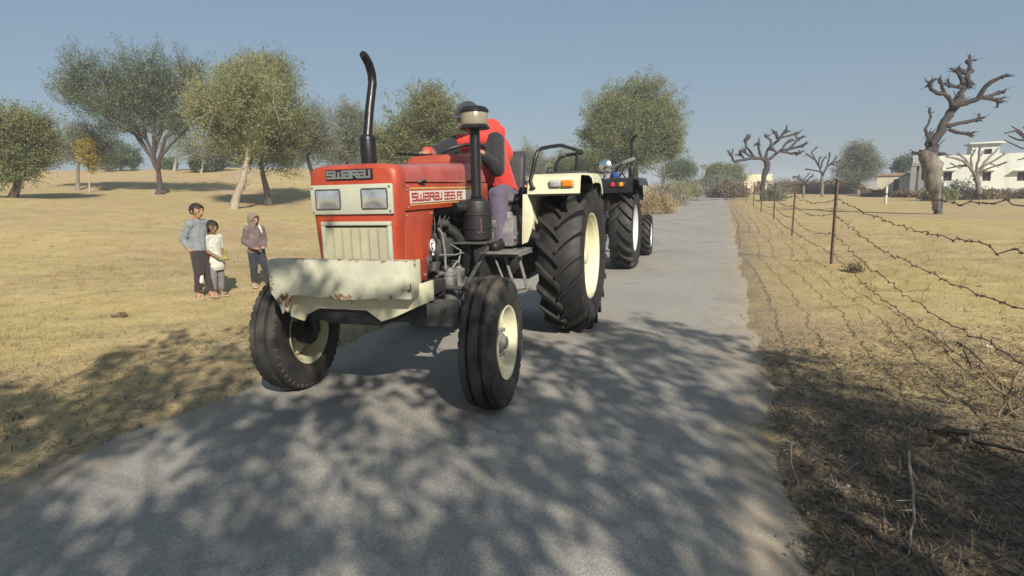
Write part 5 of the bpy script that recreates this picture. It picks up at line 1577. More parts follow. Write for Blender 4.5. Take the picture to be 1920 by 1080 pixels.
# ------------------------------------------------------------------ pollarded trees (bare, knobbed)
def pollard(name, label, Y, base, trunk, branches, bark_t, bark_b, seed, knob=1.0, stubs=4, group='pollarded trees in the field', spread=0.5, zoom=None, tr_scale=1.0):
    """trunk: (u, v, r_px); branches: lists of (u, v, r_px); swollen, stubby ends"""
    rg = random.Random(seed)
    if zoom:
        f = lambda l: [(zoom[0] + a / zoom[2], zoom[1] + b / zoom[2], r) for a, b, r in l]
        trunk = f(trunk); branches = [f(b) for b in branches]; base = f([(base[0], base[1], 0)])[0][:2]
    b = at(base[0], base[1], Y)
    z = tz(b.x, b.y)
    root = thing(name, label, 'tree', (b.x, b.y, z), 0, group)
    off = Vector((b.x, b.y, z))
    k = Y / FPX * 1.02
    def w(u, v, dy): return at(u, v, Y + dy) - off
    tk = [Vector((0, 0, -0.2)), Vector((0, 0, 0.0))] + [w(u, v, 0) for u, v, r in trunk]
    rad = [trunk[0][2] * k * 1.35, trunk[0][2] * k * 1.1] + [r * k for u, v, r in trunk]
    def rough(pts, rad, amp, sub=3):
        P, Q = [], []
        for i in range(len(pts) - 1):
            for j in range(sub):
                t = j / sub
                P.append(pts[i].lerp(pts[i + 1], t) + Vector((rg.gauss(0, 1), rg.gauss(0, 1), rg.gauss(0, .5))) * rad[i] * amp)
                Q.append((rad[i] * (1 - t) + rad[i + 1] * t) * rg.uniform(0.86, 1.16))
        P.append(pts[-1]); Q.append(rad[-1])
        return P, Q
    mb = MB()
    P, Q = rough(tk, rad, 0.10)
    mb.tube(P, Q, 14)
    mb.build('trunk', M[bark_t], root, sharp=60)
    mb = MB()
    for br in branches:
        dirn = rg.uniform(-1, 1)
        d0 = br[0][3] if len(br[0]) > 3 else 0
        pts = []
        L0 = math.hypot(br[-1][0] - br[0][0], br[-1][1] - br[0][1]) * k
        for i, q_ in enumerate(br):
            pts.append(w(q_[0], q_[1], d0 + dirn * L0 * spread * i / (len(br) - 1)))
        P, Q = rough(pts, [q_[2] * k * 0.84 for q_ in br], 0.20)
        mb.tube(P, Q, 9)
        e, re_ = pts[-1], br[-1][2] * k * 0.84
        dd = (pts[-1] - pts[-2]).normalized()
        if knob > 0:
            mb.sphere(e, re_ * 1.7 * knob, (1, 1, 1), 2, 0.16)
            for _ in range(stubs):
                q2 = (dd + Vector((rg.gauss(0, .75), rg.gauss(0, .75), rg.gauss(0.1, .6)))).normalized()
                ln = re_ * rg.uniform(2.4, 4.6) * knob
                m_ = e + q2 * ln * .55 + Vector((rg.gauss(0, 1), rg.gauss(0, 1), rg.gauss(0, 1))) * re_ * .3
                mb.tube([e, m_, e + q2 * ln], [re_ * .95 * knob, re_ * .72 * knob, re_ * .62 * knob], 7)
                mb.sphere(e + q2 * ln, re_ * 0.85 * knob, (1, 1, 1), 1, 0.28)
                for _k in range(2):
                    q3 = (q2 + Vector((rg.gauss(0, .6), rg.gauss(0, .6), rg.gauss(0.3, .5)))).normalized()
                    mb.tube([e + q2 * ln, e + q2 * ln + q3 * re_ * rg.uniform(1.5, 4)], [re_ * .22, re_ * .08], 4, caps=False)
    mb.build('branches', M[bark_b], root, sharp=60, recalc=False)
    return root
Z6 = (1180, 80, 2.595)
pollard('pollarded_tree', 'tall crooked pollarded tree with thick weathered trunk, nearest behind the wire fence', 21, (1506, 830),
        [(1505, 822, 7.5), (1501, 770, 9.5), (1489, 715, 12), (1474, 650, 15), (1464, 600, 16), (1452, 560, 13.5), (1446, 530, 12)],
        [[(1452, 545, 10), (1470, 495, 9), (1510, 438, 8.5), (1535, 390, 8), (1558, 350, 8), (1582, 312, 7)],
         [(1582, 314, 6.5), (1608, 275, 6), (1616, 240, 6), (1622, 200, 5.5), (1640, 165, 5), (1662, 140, 5), (1655, 110, 4.5), (1648, 92, 4)],
         [(1622, 200, 5), (1612, 165, 4), (1598, 142, 3.5)], [(1620, 215, 4.5), (1590, 215, 3.5), (1560, 208, 3.5)], [(1640, 165, 4), (1652, 190, 4)],
         [(1640, 150, 4), (1622, 140, 4)],
         [(1590, 306, 6), (1640, 295, 5.5), (1692, 275, 5), (1718, 240, 4.5), (1740, 205, 4.2), (1780, 180, 4), (1815, 167, 3)],
         [(1700, 268, 4.5), (1745, 262, 4), (1795, 245, 3.5)], [(1720, 265, 4), (1760, 275, 4), (1790, 280, 3.6)],
         [(1578, 305, 5.5), (1560, 275, 4.5), (1530, 250, 4), (1495, 245, 4), (1470, 225, 4), (1464, 198, 3.6)], [(1532, 252, 3.6), (1522, 215, 3.2), (1514, 190, 3.2)],
         [(1548, 408, 5), (1585, 396, 4), (1640, 386, 4), (1690, 376, 3.5)], [(1553, 420, 4), (1590, 436, 3.4), (1650, 443, 3.2)],
         [(1448, 500, 4.5), (1458, 462, 4), (1440, 425, 3), (1455, 395, 2.6), (1468, 360, 2.4), (1460, 338, 2.2)], [(1455, 480, 4), (1466, 455, 3.5)],
         [(1448, 545, 7), (1430, 545, 5), (1416, 540, 3.6)], [(1460, 545, 7), (1478, 528, 6)]],
        'bark_trunk', 'bark_pollard', 41, knob=0.85, zoom=Z6, spread=0.35)
pollard('pollarded_tree', 'spreading pollarded tree with knobbly branch ends beside the road, before the far cream house', 42, (648, 745),
        [(648, 735, 4), (650, 690, 4.2), (655, 650, 4.6), (668, 612, 5), (670, 590, 5), (664, 568, 5)],
        [[(664, 570, 4), (640, 562, 3.2), (600, 562, 3), (545, 572, 2.8), (508, 580, 2.5), (494, 545, 2.3)], [(560, 568, 2.5), (540, 545, 2.3)], [(610, 560, 2.8), (588, 530, 2.5), (566, 505, 2.6), (566, 475, 2.6)],
         [(640, 560, 2.6), (632, 525, 2.4), (626, 490, 2.4)], [(600, 558, 2.4), (575, 545, 2.3), (560, 530, 2.3)], [(664, 565, 3.5), (665, 535, 3), (685, 510, 3), (725, 475, 2.8), (712, 440, 2.6)],
         [(685, 510, 2.6), (690, 480, 2.3), (666, 455, 2.3)], [(725, 475, 2.6), (740, 450, 2.5), (762, 430, 2.5)], [(735, 462, 2.4), (780, 452, 2.4), (812, 442, 2.3)],
         [(672, 572, 3.5), (705, 550, 3), (735, 525, 3), (775, 520, 2.8), (825, 468, 2.4)], [(775, 520, 2.6), (815, 508, 2.5), (842, 502, 2.4)], [(745, 524, 2.5), (760, 490, 2.4), (780, 478, 2.4)],
         [(740, 530, 2.5), (785, 540, 2.5), (830, 535, 2.3)], [(720, 538, 2.4), (700, 520, 2.2)]],
        'bark_pollard', 'bark_pollard', 42, knob=1.0, zoom=Z6, spread=0.7)
pollard('pollarded_tree', 'smaller pollarded tree with fine upturned branches in the middle of the field', 50, (938, 738),
        [(938, 730, 2.8), (938, 690, 2.8), (940, 650, 3)],
        [[(940, 650, 2.4), (928, 610, 2), (905, 570, 1.8), (868, 545, 1.6)], [(905, 570, 1.6), (885, 535, 1.3), (908, 512, 1.2)], [(940, 645, 2.2), (960, 605, 2), (985, 590, 1.8), (1022, 575, 1.5)], [(960, 605, 1.8), (970, 575, 1.6), (975, 545, 1.5)],
         [(935, 630, 1.8), (905, 622, 1.6), (866, 616, 1.4)], [(985, 592, 1.6), (1024, 602, 1.5)], [(932, 612, 1.7), (938, 580, 1.6), (950, 560, 1.5)], [(955, 610, 1.7), (995, 575, 1.6), (1005, 562, 1.5)], [(920, 595, 1.6), (925, 565, 1.5)]],
        'bark_grey', 'bark_pollard', 43, knob=0.8, zoom=Z6, spread=0.8, stubs=3)
pollard('pollarded_tree', 'low pollarded sapling behind the fence posts', 46, (848, 745),
        [(848, 735, 2.2), (848, 710, 2.2), (850, 695, 2.2)],
        [[(850, 695, 1.8), (838, 672, 1.6), (808, 652, 1.4)], [(850, 695, 1.8), (868, 670, 1.6), (888, 650, 1.4)], [(850, 690, 1.6), (850, 665, 1.5), (872, 640, 1.3)], [(840, 675, 1.4), (826, 650, 1.3)]],
        'bark_grey', 'bark_pollard', 44, knob=0.8, zoom=Z6, spread=0.8, stubs=3)
pollard('pollarded_tree', 'pollarded tree with fan of bare branches against the white house wall', 36.5, (1702, 745),
        [(1702, 735, 4.5), (1698, 700, 4.5), (1690, 665, 5), (1686, 645, 5)],
        [[(1684, 645, 3.5), (1655, 605, 2.8), (1625, 575, 2.4), (1588, 562, 2), (1548, 555, 1.8)], [(1650, 600, 2.4), (1605, 598, 2), (1548, 612, 1.6)], [(1655, 605, 2.4), (1635, 565, 2), (1608, 545, 1.8)], [(1690, 645, 3.2), (1690, 600, 2.6), (1702, 560, 2.4), (1706, 515, 2)],
         [(1694, 630, 3), (1730, 580, 2.4), (1765, 545, 2.2), (1788, 520, 1.8)], [(1700, 625, 2.8), (1740, 590, 2.4), (1785, 568, 2), (1822, 545, 1.8)], [(1700, 630, 2.6), (1760, 608, 2), (1826, 585, 1.7)], [(1702, 560, 2), (1720, 535, 1.8)], [(1670, 620, 2.2), (1662, 560, 1.9), (1678, 530, 1.7)],
         [(1640, 590, 1.9), (1610, 610, 1.6), (1570, 590, 1.4)], [(1750, 585, 1.8), (1790, 600, 1.5)]],
        'bark_grey', 'bark_grey', 45, knob=0.7, zoom=Z6, spread=0.6, stubs=3)
pollard('bare_tree', 'bare tree whose leafless twigs reach in from the right picture edge', 26, (1985, 385),
        [(1984, 375, 7), (1978, 340, 7), (1972, 315, 6.5), (1966, 300, 6)],
        [[(1966, 302, 4), (1945, 285, 3), (1926, 264, 2.6), (1905, 245, 2), (1884, 250, 1.4)], [(1926, 264, 2), (1908, 262, 1.6), (1890, 254, 1.1)], [(1926, 264, 2), (1912, 246, 1.6), (1896, 236, 1.1)], [(1940, 280, 2), (1915, 278, 1.5), (1882, 262, 1.0)], [(1955, 300, 2), (1925, 296, 1.6), (1908, 300, 1.1)],
         [(1966, 300, 4), (1970, 270, 3), (1955, 240, 2), (1930, 215, 1.3)], [(1970, 300, 4), (1995, 270, 3), (2010, 235, 2)], [(1945, 285, 2), (1930, 250, 1.5), (1918, 238, 1.0)]],
        'bark_grey', 'bark_pollard', 46, knob=0.0, spread=0.6)
pollard('bare_shrub', 'leafless grey shrub on the left verge right of the second tractor', 36, (1241, 372),
        [(1241, 362, 2), (1241, 350, 2), (1242, 340, 2)],
        [[(1242, 342, 1.6), (1235, 325, 1.2), (1220, 312, .9)], [(1242, 340, 1.5), (1246, 318, 1.1), (1243, 300, .8)], [(1242, 342, 1.4), (1254, 322, 1.1), (1262, 308, .8)], [(1236, 328, 1), (1232, 308, .8)], [(1248, 330, 1), (1262, 325, .7)], [(1238, 332, 1), (1222, 326, .7)]],
        'bark_grey', 'bark_grey', 47, knob=0.0, spread=0.8, group=None)

# ------------------------------------------------------------------ wire fence on the right
M['rust'] = paint('rusty_iron', (0.11, 0.068, 0.045), 0.8, dust=0.15, scale=14, var=0.35, bmp=0.3, grime=(0.06, 0.04, 0.03))
M['wire'] = paint('rusty_wire', (0.085, 0.055, 0.038), 0.75, dust=0.05, scale=20, var=0.3)
FP = [on_ground(u, v) for u, v in ((1558, 498), (1484, 443), (1450, 413), (1427, 398), (1412, 388), (1398, 380))]
d_ = (FP[3] - FP[0]).normalized()
posts = [FP[0] - d_ * 9.2] + FP
while len(posts) < 12: posts.append(posts[-1] + d_ * 6.2)
fence = thing('wire_fence', 'rusty barbed wire fence on thin leaning iron posts along the right verge', 'fence', (FP[0].x, FP[0].y, 0))
fo = Vector((FP[0].x, FP[0].y, 0))
rf = random.Random(5)
tops = []
for i, p in enumerate(posts):
    z = tz(p.x, p.y)
    h = 1.28 if i == 1 else rf.uniform(1.20, 1.27)
    ln = Vector((rf.uniform(-.02, .05), rf.uniform(-.03, .03), 0))
    b = Vector((p.x, p.y, z)) - fo
    tops.append((b, b + ln + Vector((0, 0, h))))
    mb = MB()
    c = (0.0, 0.0)
    w_, t_ = 0.033, 0.006
    ang = [(0, 0), (w_, 0), (w_, t_), (t_, t_), (t_, w_), (0, w_)]
    m_ = Matrix.Rotation(rf.uniform(0.3, 0.9), 3, 'Z')
    lo = [b + m_ @ Vector((a - .015, c2 - .015, -0.25)) for a, c2 in ang]
    hi = [b + ln + m_ @ Vector((a - .015, c2 - .015, h)) for a, c2 in ang]
    mb.add(lo + hi, [(5, 4, 3, 2, 1, 0), (6, 7, 8, 9, 10, 11)] + [(k, (k + 1) % 6, 6 + (k + 1) % 6, 6 + k) for k in range(6)])
    mb.build('post', M['rust'], fence, sharp=20)
WH = [0.985, 0.78, 0.585, 0.375, 0.13]
SAG = [0.10, 0.17, 0.16, 0.19, 0.12]
for wi, (hf, sg) in enumerate(zip(WH, SAG)):
    mb = MB()
    P = []
    for i in range(len(posts) - 1):
        a = tops[i][0].lerp(tops[i][1], hf); b = tops[i + 1][0].lerp(tops[i + 1][1], hf + rf.uniform(-.03, .03) * (i > 1))
        n_ = 64 if i == 0 else (26 if i < 3 else 12)
        s_ = (0.16, 0.18, 0.25, 0.27, 0.15)[wi] if i == 0 else sg * rf.uniform(.3, .8)
        kx = rf.uniform(0.35, 0.65)
        wob = [rf.gauss(0, 0.011 if i < 2 else 0.006) for _ in range(n_)]
        for j in range(n_):
            t = j / n_
            sag = 4 * s_ * t * (1 - t)
            q_ = a.lerp(b, t) - Vector((0, 0, sag)) + Vector((wob[j], wob[(j * 7) % n_] * .6, wob[(j * 3) % n_]))
            if i == 0 and wi >= 3: q_.z = max(q_.z, 0.05)
            P.append(q_)
            if i < 5 and rf.random() < (0.95 if i == 0 else 0.8):
                for _ in range(2):
                    v = Vector((rf.gauss(0, 1), rf.gauss(0, 1), rf.gauss(0, 1))).normalized() * (0.020 if i else 0.018)
                    mb.tube([q_ - v, q_ + v], 0.0030 if i < 2 else 0.0045, 4)
                if i < 2: mb.sphere(q_, 0.0075, (1, 1, 1), 1, 0.2)
    P.append(tops[-1][0].lerp(tops[-1][1], hf))
    mb.tube(P, [0.0036 if k < 92 else 0.006 for k in range(len(P))], 6)
    mb.build('wire_strand', M['wire'], fence, sharp=60, recalc=False)

# ------------------------------------------------------------------ buildings across the field
def plaster(name, c, stain):
    m, nt, b, co = new_mat(name)
    col = ramp(nt, noise(nt, co, 0.9, 5, 0.6), [(0.3, hsv(c, 0.92)), (0.7, hsv(c, 1.05))])
    mp = node(nt, 'ShaderNodeMapping'); mp.inputs['Scale'].default_value = (1.6, 1.6, 0.18)
    nt.links.new(co, mp.inputs[0])
    st = framp(nt, noise(nt, mp.outputs[0], 1.2, 5, 0.65), 0.50, 0.78)
    col = mix(nt, math_n(nt, 'MULTIPLY', st, 0.55), col, stain)
    nt.links.new(col, b.inputs['Base Color'])
    b.inputs['Roughness'].default_value = 0.9
    bump(nt, b, noise(nt, co, 6, 5), 0.3, 0.02)
    return m
M['white_wall'] = plaster('white_plaster', (0.66, 0.67, 0.60), (0.46, 0.45, 0.38))
M['plinth'] = plaster('grey_plinth', (0.50, 0.50, 0.44), (0.36, 0.34, 0.28))
M['cream_wall'] = plaster('cream_plaster', (0.60, 0.53, 0.38), (0.40, 0.30, 0.20))
M['brick_top'] = plaster('reddish_coping', (0.36, 0.24, 0.17), (0.22, 0.15, 0.11))
M['concrete'] = plaster('grey_concrete', (0.24, 0.24, 0.23), (0.14, 0.14, 0.13))
M['dark_opening'] = paint('dark_window_opening', (0.025, 0.022, 0.022), 0.4, dust=0.05, scale=4)
M['wood_door'] = paint('brown_wooden_door', (0.15, 0.085, 0.065), 0.7, dust=0.15, scale=8)
def wall_with_windows(mb, x0, x1, z0, z1, y0, y1, holes):
    """a wall along x, thickness y0..y1, with rectangular holes (xa, xb, za, zb) left open"""
    xs_ = sorted({x0, x1} | {h[0] for h in holes} | {h[1] for h in holes})
    for a, b in zip(xs_[:-1], xs_[1:]):
        cuts = [(h[2], h[3]) for h in holes if h[0] <= a and h[1] >= b]
        zz = z0
        for c, d in sorted(cuts):
            if c > zz: mb.box(((a + b) / 2, (y0 + y1) / 2, (zz + c) / 2), (b - a, y1 - y0, c - zz))
            zz = d
        if z1 > zz: mb.box(((a + b) / 2, (y0 + y1) / 2, (zz + z1) / 2), (b - a, y1 - y0, z1 - zz))
HY, HROT = 44.0, R(-32)
h_o = at(1740, 360, HY)
gz_h = tz(h_o.x + 4, HY - 3)
house = thing('white_house', 'long white flat roofed house with dark square windows and a rooftop room', 'house', (h_o.x, HY, gz_h), HROT)
def X(u, v=340):
    k = at(u, v, 1.0).x
    return (k * HY - h_o.x) / (math.cos(HROT) - k * math.sin(HROT))
def Z(v, u=1850): return at(u, v, HY + X(u, v) * math.sin(HROT)).z - gz_h
zt_, zp = Z(291, 1800), 0.55
wins = [(X(a_), X(b_), Z(339.5, a_), Z(322.5, a_)) for a_, b_ in ((1768, 1784), (1841, 1857), (1906, 1925), (1975, 1993))]
xe = X(2010)
mb = MB()
wall_with_windows(mb, 0, xe, zp, zt_, 0.0, 0.25, wins)
mb.box((0.125, 4.0, (zp + zt_) / 2), (0.25, 7.5, zt_ - zp))
mb.box((xe - 0.125, 4.0, (zp + zt_) / 2), (0.25, 7.5, zt_ - zp))
mb.box((xe / 2, 7.87, (zp + zt_) / 2), (xe, 0.24, zt_ - zp))
mb.build('wall', M['white_wall'], house)
mb = MB(); mb.box((xe / 2, 3.95, zp / 2 - 0.1), (xe + 0.12, 8.1, zp + 0.2)); mb.build('plinth', M['plinth'], house)
mb = MB(); mb.box((xe / 2, 4.0, zt_ - 0.45), (xe - 0.5, 7.4, 0.16)); mb.build('roof', M['concrete'], house)
for a, b, c, d in wins:
    mb = MB()
    t = 0.06
    for cx_, cz_, sx_, sz_ in (((a + b) / 2, d - t / 2, b - a, t), ((a + b) / 2, c + t / 2, b - a, t), (a + t / 2, (c + d) / 2, t, d - c - 2 * t - .002), (b - t / 2, (c + d) / 2, t, d - c - 2 * t - .002), ((a + b) / 2, (c + d) / 2, 0.04, d - c - 2 * t - .002)):
        mb.box((cx_, 0.16, cz_), (sx_, 0.06, sz_))
    wn_ = mb.build('window', M['wood_door'], house)
    mb = MB(); mb.box(((a + b) / 2, 0.20, (c + d) / 2), (b - a - .01, 0.012, d - c - .01)); mb.build('pane', M['dark_opening'], wn_)
    mb = MB(); mb.box(((a + b) / 2, -0.18, d + 0.10), (b - a + 0.45, 0.42, 0.06), bev=0.01); mb.build('sunshade', M['white_wall'], wn_)
rx0, rx1, rz0, rz1 = X(1826, 280), X(1880, 280), zt_ - 0.5, Z(268, 1850)
mb = MB()
hole = [(X(1850, 280), X(1865, 280), Z(291, 1857), Z(278, 1857))]
wall_with_windows(mb, rx0, rx1, rz0, rz1, 1.2, 1.4, hole)
mb.box((rx0 + 0.1, 2.9, (rz0 + rz1) / 2), (0.2, 3.0, rz1 - rz0)); mb.box((rx1 - 0.1, 2.9, (rz0 + rz1) / 2), (0.2, 3.0, rz1 - rz0))
mb.box(((rx0 + rx1) / 2, 4.3, (rz0 + rz1) / 2), (rx1 - rx0 - .4, 0.2, rz1 - rz0))
rr2 = mb.build('rooftop_room', M['white_wall'], house)
mb = MB(); mb.box(((rx0 + rx1) / 2 + 0.05, 2.75, rz1 + 0.06), (rx1 - rx0 + 0.5, 3.6, 0.12), bev=0.01); mb.build('roof_slab', M['white_wall'], rr2)
mb = MB(); mb.box(((hole[0][0] + hole[0][1]) / 2, 1.33, (hole[0][2] + hole[0][3]) / 2), (hole[0][1] - hole[0][0] - .01, 0.02, hole[0][3] - hole[0][2] - .01)); mb.build('pane', M['dark_opening'], rr2)
# porch at the left end
px0, px1 = X(1707), X(1738)
mb = MB()
mb.box(((px0 + px1) / 2, 0.6, Z(309, 1720)), (px1 - px0, 3.0, 0.22))
for f in (0.12, 0.62): mb.box((px0 + (px1 - px0) * f, -0.7, Z(309, 1720) / 2 - 0.06), (0.34, 0.30, Z(309, 1720) - 0.1))
mb.box((px0 + (px1 - px0) * .5, 1.9, Z(309, 1720) / 2 - 0.06), ((px1 - px0), 0.2, Z(309, 1720) - 0.1))
pr_ = mb.build('porch', M['concrete'], house)
mb = MB()
zr = Z(309, 1720) + 0.11
for i in range(6): mb.box((px0 + 0.1 + (px1 - px0 - 0.2) * i / 5, -0.78, zr + 0.18), (0.10, 0.10, 0.36))
mb.box(((px0 + px1) / 2, -0.78, zr + 0.41), (px1 - px0, 0.16, 0.10))
mb.build('balustrade', M['plinth'], pr_)
mb = MB(); mb.box((px0 + (px1 - px0) * .62, 1.78, 0.95), (0.75, 0.04, 1.9)); mb.build('door', M['white'], pr_)
# low cream outbuilding
OY, OROT = 50, R(-34)
oo_ = at(1644, 345, OY)
og = tz(oo_.x + 1, OY - 1)
ob = thing('cream_shed', 'low cream walled outbuilding with a small brown door beside the white house', 'shed', (oo_.x, OY, og), OROT)
def OX(u):
    k = at(u, 345, 1.0).x
    return (k * OY - oo_.x) / (math.cos(OROT) - k * math.sin(OROT))
ox0, ox1 = 0.0, OX(1712)
ow, ozt = ox1 - ox0, at(1676, 325, OY).z - og
dx0, dx1, dz1 = OX(1675), OX(1685.5), at(1680, 336, OY - 1.5).z - og
mb = MB()
wall_with_windows(mb, 0, ow, 0, ozt - .22, 0, 0.25, [(dx0, dx1, 0, dz1)])
mb.box((0.125, 2.5, (ozt - .22) / 2), (0.25, 4.5, ozt - .22)); mb.box((ow - .125, 2.5, (ozt - .22) / 2), (0.25, 4.5, ozt - .22)); mb.box((ow / 2, 4.87, (ozt - .22) / 2), (ow, 0.24, ozt - .22))
mb.build('wall', M['cream_wall'], ob)
mb = MB(); mb.box((ow / 2, 2.5, ozt - .11), (ow + 0.16, 5.2, 0.22), bev=0.02); mb.build('roof', M['brick_top'], ob)
mb = MB(); mb.box(((dx0 + dx1) / 2, 0.14, dz1 / 2), (dx1 - dx0 - .01, 0.06, dz1 - .01)); mb.build('door', M['wood_door'], ob)
# far cream house by the road
FY = 80
fx0, fx1 = at(1388, 345, FY).x, at(1448, 345, FY).x
fg = tz(fx0, FY)
fh = thing('far_house', 'distant plain cream house beside the road behind the spreading pollarded tree', 'house', (fx0, FY, fg))
fw, fzt = fx1 - fx0, at(1415, 327, FY).z - fg
mb = MB()
wall_with_windows(mb, 0, fw, 0, fzt, 0, 0.3, [(fw * .52, fw * .62, 0, 1.5)])
mb.box((0.15, 3, fzt / 2), (0.3, 5.4, fzt)); mb.box((fw - .15, 3, fzt / 2), (0.3, 5.4, fzt)); mb.box((fw / 2, 5.85, fzt / 2), (fw, 0.3, fzt))
mb.build('wall', M['cream_wall'], fh)
mb = MB(); mb.box((fw / 2, 3.0, fzt - 0.5), (fw - .61, 5.38, 0.2)); mb.build('roof', M['concrete'], fh)
mb = MB(); mb.box((fw * .57, 0.16, 0.75), (fw * .098, 0.08, 1.49)); mb.build('door', paint('red_door', (0.22, 0.06, 0.06), 0.6, scale=6), fh)
# stakes and pillars
def stake(u, vb, vt, Y, w, label, name, mat, cross=False):
    b = at(u, vb, Y); z = tz(b.x, b.y); h = at(u, vt, Y).z - z
    mb = MB()
    mb.box((0, 0, h / 2 - 0.1), (w, w, h + 0.2), bev=w * .08)
    if cross: mb.box((0, -w * .7, h * 0.86), (0.42, w * .4, w * .8), bev=0.01)
    else: mb.box((0, 0, h + 0.02), (w * 1.12, w * 1.12, 0.05), bev=0.01)
    tag(mb.build(name, mat, None, loc=(b.x, b.y, z)), label, 'post')
stake(1661, 374, 351, 33, 0.10, 'thin pale stake standing in the field before the cream shed', 'field_stake', M['plinth'])
stake(1383, 362, 342, 62, 0.55, 'squat pale gate pillar at the far end of the wire fence', 'gate_pillar', M['cream_wall'])
stake(1432, 366, 344, 60, 0.40, 'pale pillar standing right of the far gate pillar behind the fence posts', 'gate_pillar', M['cream_wall'])
def pole(u, Y, vt, arms, label):
    b = at(u, 345, Y); z = tz(b.x, b.y); h = at(u, vt, Y).z - z
    r = thing('utility_pole', label, 'pole', (b.x, b.y, z), 0, 'utility poles down the road')
    mb = MB(); mb.tube([(0, 0, -0.3), (0, 0, h)], [0.16, 0.11], 10); mb.build('pole', M['plinth'], r)
    for va, wpx in arms:
        mb = MB(); za = at(u, va, Y).z - z
        mb.box((0, -0.18, za), (wpx * Y / FPX, 0.12, 0.14))
        for k in (-.45, 0, .45): mb.cyl((k * wpx * Y / FPX, -0.18, za + 0.07), (k * wpx * Y / FPX, -0.18, za + 0.35), 0.05, 0.04, 8)
        mb.build('crossarm', M['concrete'], r)
pole(1321, 130, 306, [(310, 21)], 'distant utility pole with one broad crossarm above the road end')
pole(1320, 175, 320, [(323, 12)], 'farther and shorter utility pole in line below the broad crossarm')
pole(1330, 105, 329, [], 'short pale bare pole at the bend of the road')

# ------------------------------------------------------------------ shrubs, reeds and weeds
def shrub(name, label, u, v, Y, rw, rh, leaf_k, seed, n=70, per=26, L=0.10, W=0.035, cat='shrub', group=None, stems=9, upright=0.8, base=None, cl=0.10):
    rg = np.random.default_rng(seed)
    b = base if base is not None else at(u, v, Y)
    z = tz(b.x, b.y)
    root = thing(name, label, cat, (b.x, b.y, z), 0, group)
    mb = MB(); V = []
    tips = []
    for i in range(stems):
        a = rg.uniform(0, 2 * math.pi); rr = rw * math.sqrt(rg.uniform(0, 1)) * .85
        hgt = rh * rg.uniform(.65, 1.0) * (1 - 0.4 * (rr / rw) ** 2)
        p0 = Vector((math.cos(a) * rr * .25, math.sin(a) * rr * .25, -0.05)); p2 = Vector((math.cos(a) * rr, math.sin(a) * rr, hgt))
        p1 = p0.lerp(p2, .5) + Vector((rg.normal(0, .08) * rw, rg.normal(0, .08) * rw, hgt * .12))
        mb.tube([p0, p1, p2], [0.012 + rh * .006, 0.008 + rh * .003, 0.004], 5, caps=False)
        tips += [p1, p2, p1.lerp(p2, .5)]
    for i in range(n):
        a = rg.uniform(0, 2 * math.pi); rr = rw * math.sqrt(rg.uniform(0, 1)); hh = rh * rg.uniform(0.12, 1.0) * (1 - 0.45 * (rr / rw) ** 2)
        c0 = np.array([math.cos(a) * rr, math.sin(a) * rr, hh])
        s0 = min(tips, key=lambda p: (p - Vector(c0)).length)
        mb.tube([s0, Vector(c0)], [.006, .003], 3, caps=False)
        ax = np.array([math.cos(a) * .5, math.sin(a) * .5, upright]) + rg.normal(0, .2, 3)
        m_ = int(per * rg.uniform(.6, 1.4))
        c = c0 + rg.normal(0, 1, (m_, 3)) * np.array([cl, cl, cl * 1.3]) * max(rw, rh)
        c[:, 2] = np.maximum(c[:, 2], 0.01)
        V.append(leaf_quads(c, np.tile(ax, (m_, 1)), L, W, rg))
    mb.build('stems', M['twig'], root, sharp=60, recalc=False)
    V = np.concatenate(V)
    link('foliage', np_mesh('foliage', V, np.arange(len(V)).reshape(-1, 4), M['leaf_' + leaf_k]), root)
    return root
LG, RG = 'dry growth on the left verge', 'reeds and bushes on the right verge'
shrub('dry_weed_clump', 'straw coloured dry weeds right beside the second tractor front wheel', 1228, 375, 27, 1.0, 0.95, 'straw', 61, 75, 30, 0.22, 0.03, group=LG, upright=1.5)
shrub('dry_weed_clump', 'tall straw weeds further along the left verge below the bare shrub', 1243, 372, 36, 1.6, 1.35, 'reed', 62, 110, 30, 0.25, 0.035, group=LG, upright=1.5)
shrub('dry_weed_clump', 'mixed green and straw weeds on the left verge below the small dark tree', 1267, 366, 47, 1.7, 1.5, 'lime', 63, 140, 30, 0.25, 0.05, group=LG)
shrub('dry_weed_clump', 'low pale weeds close to where the left road edge vanishes', 1287, 362, 62, 1.9, 1.6, 'reed', 64, 120, 30, 0.32, 0.05, group=LG, upright=1.4)
shrub('reed_clump', 'grey reeds closing the far end of the road', 1318, 360, 84, 2.6, 2.2, 'reed', 65, 170, 34, 0.5, 0.06, group=RG, upright=1.8)
shrub('reed_clump', 'grey reeds leaning over the right road edge near its far end', 1337, 364, 68, 1.9, 2.0, 'reed', 66, 160, 34, 0.42, 0.05, group=RG, upright=1.8)
shrub('reed_clump', 'dark feathery reeds under the bright green tree', 1350, 366, 62, 1.6, 2.0, 'grey', 67, 150, 34, 0.42, 0.06, group=RG, upright=1.8)
shrub('thorn_bush', 'brown thorny bush at the foot of the bright green tree, nearest to the road', 1363, 371, 54, 1.6, 1.5, 'brown', 68, 150, 34, 0.24, 0.06, group=RG)
shrub('thorn_bush', 'brown bush beside the fence end left of the gate pillar', 1375, 368, 52, 1.2, 1.2, 'brown', 69, 110, 34, 0.22, 0.06, group=RG)
HG = 'bushes in front of the white house'
shrub('house_bush', 'green brown bush left of the fan shaped tree at the white house', 1760, 368, 37, 0.9, 0.85, 'olive', 70, 110, 30, 0.15, 0.06, group=HG)
shrub('house_bush', 'taller sparse bush with upright stems between the thick trunk and the fan shaped tree', 1795, 368, 38, 0.9, 1.2, 'grey', 71, 80, 16, 0.15, 0.06, group=HG, upright=1.3)
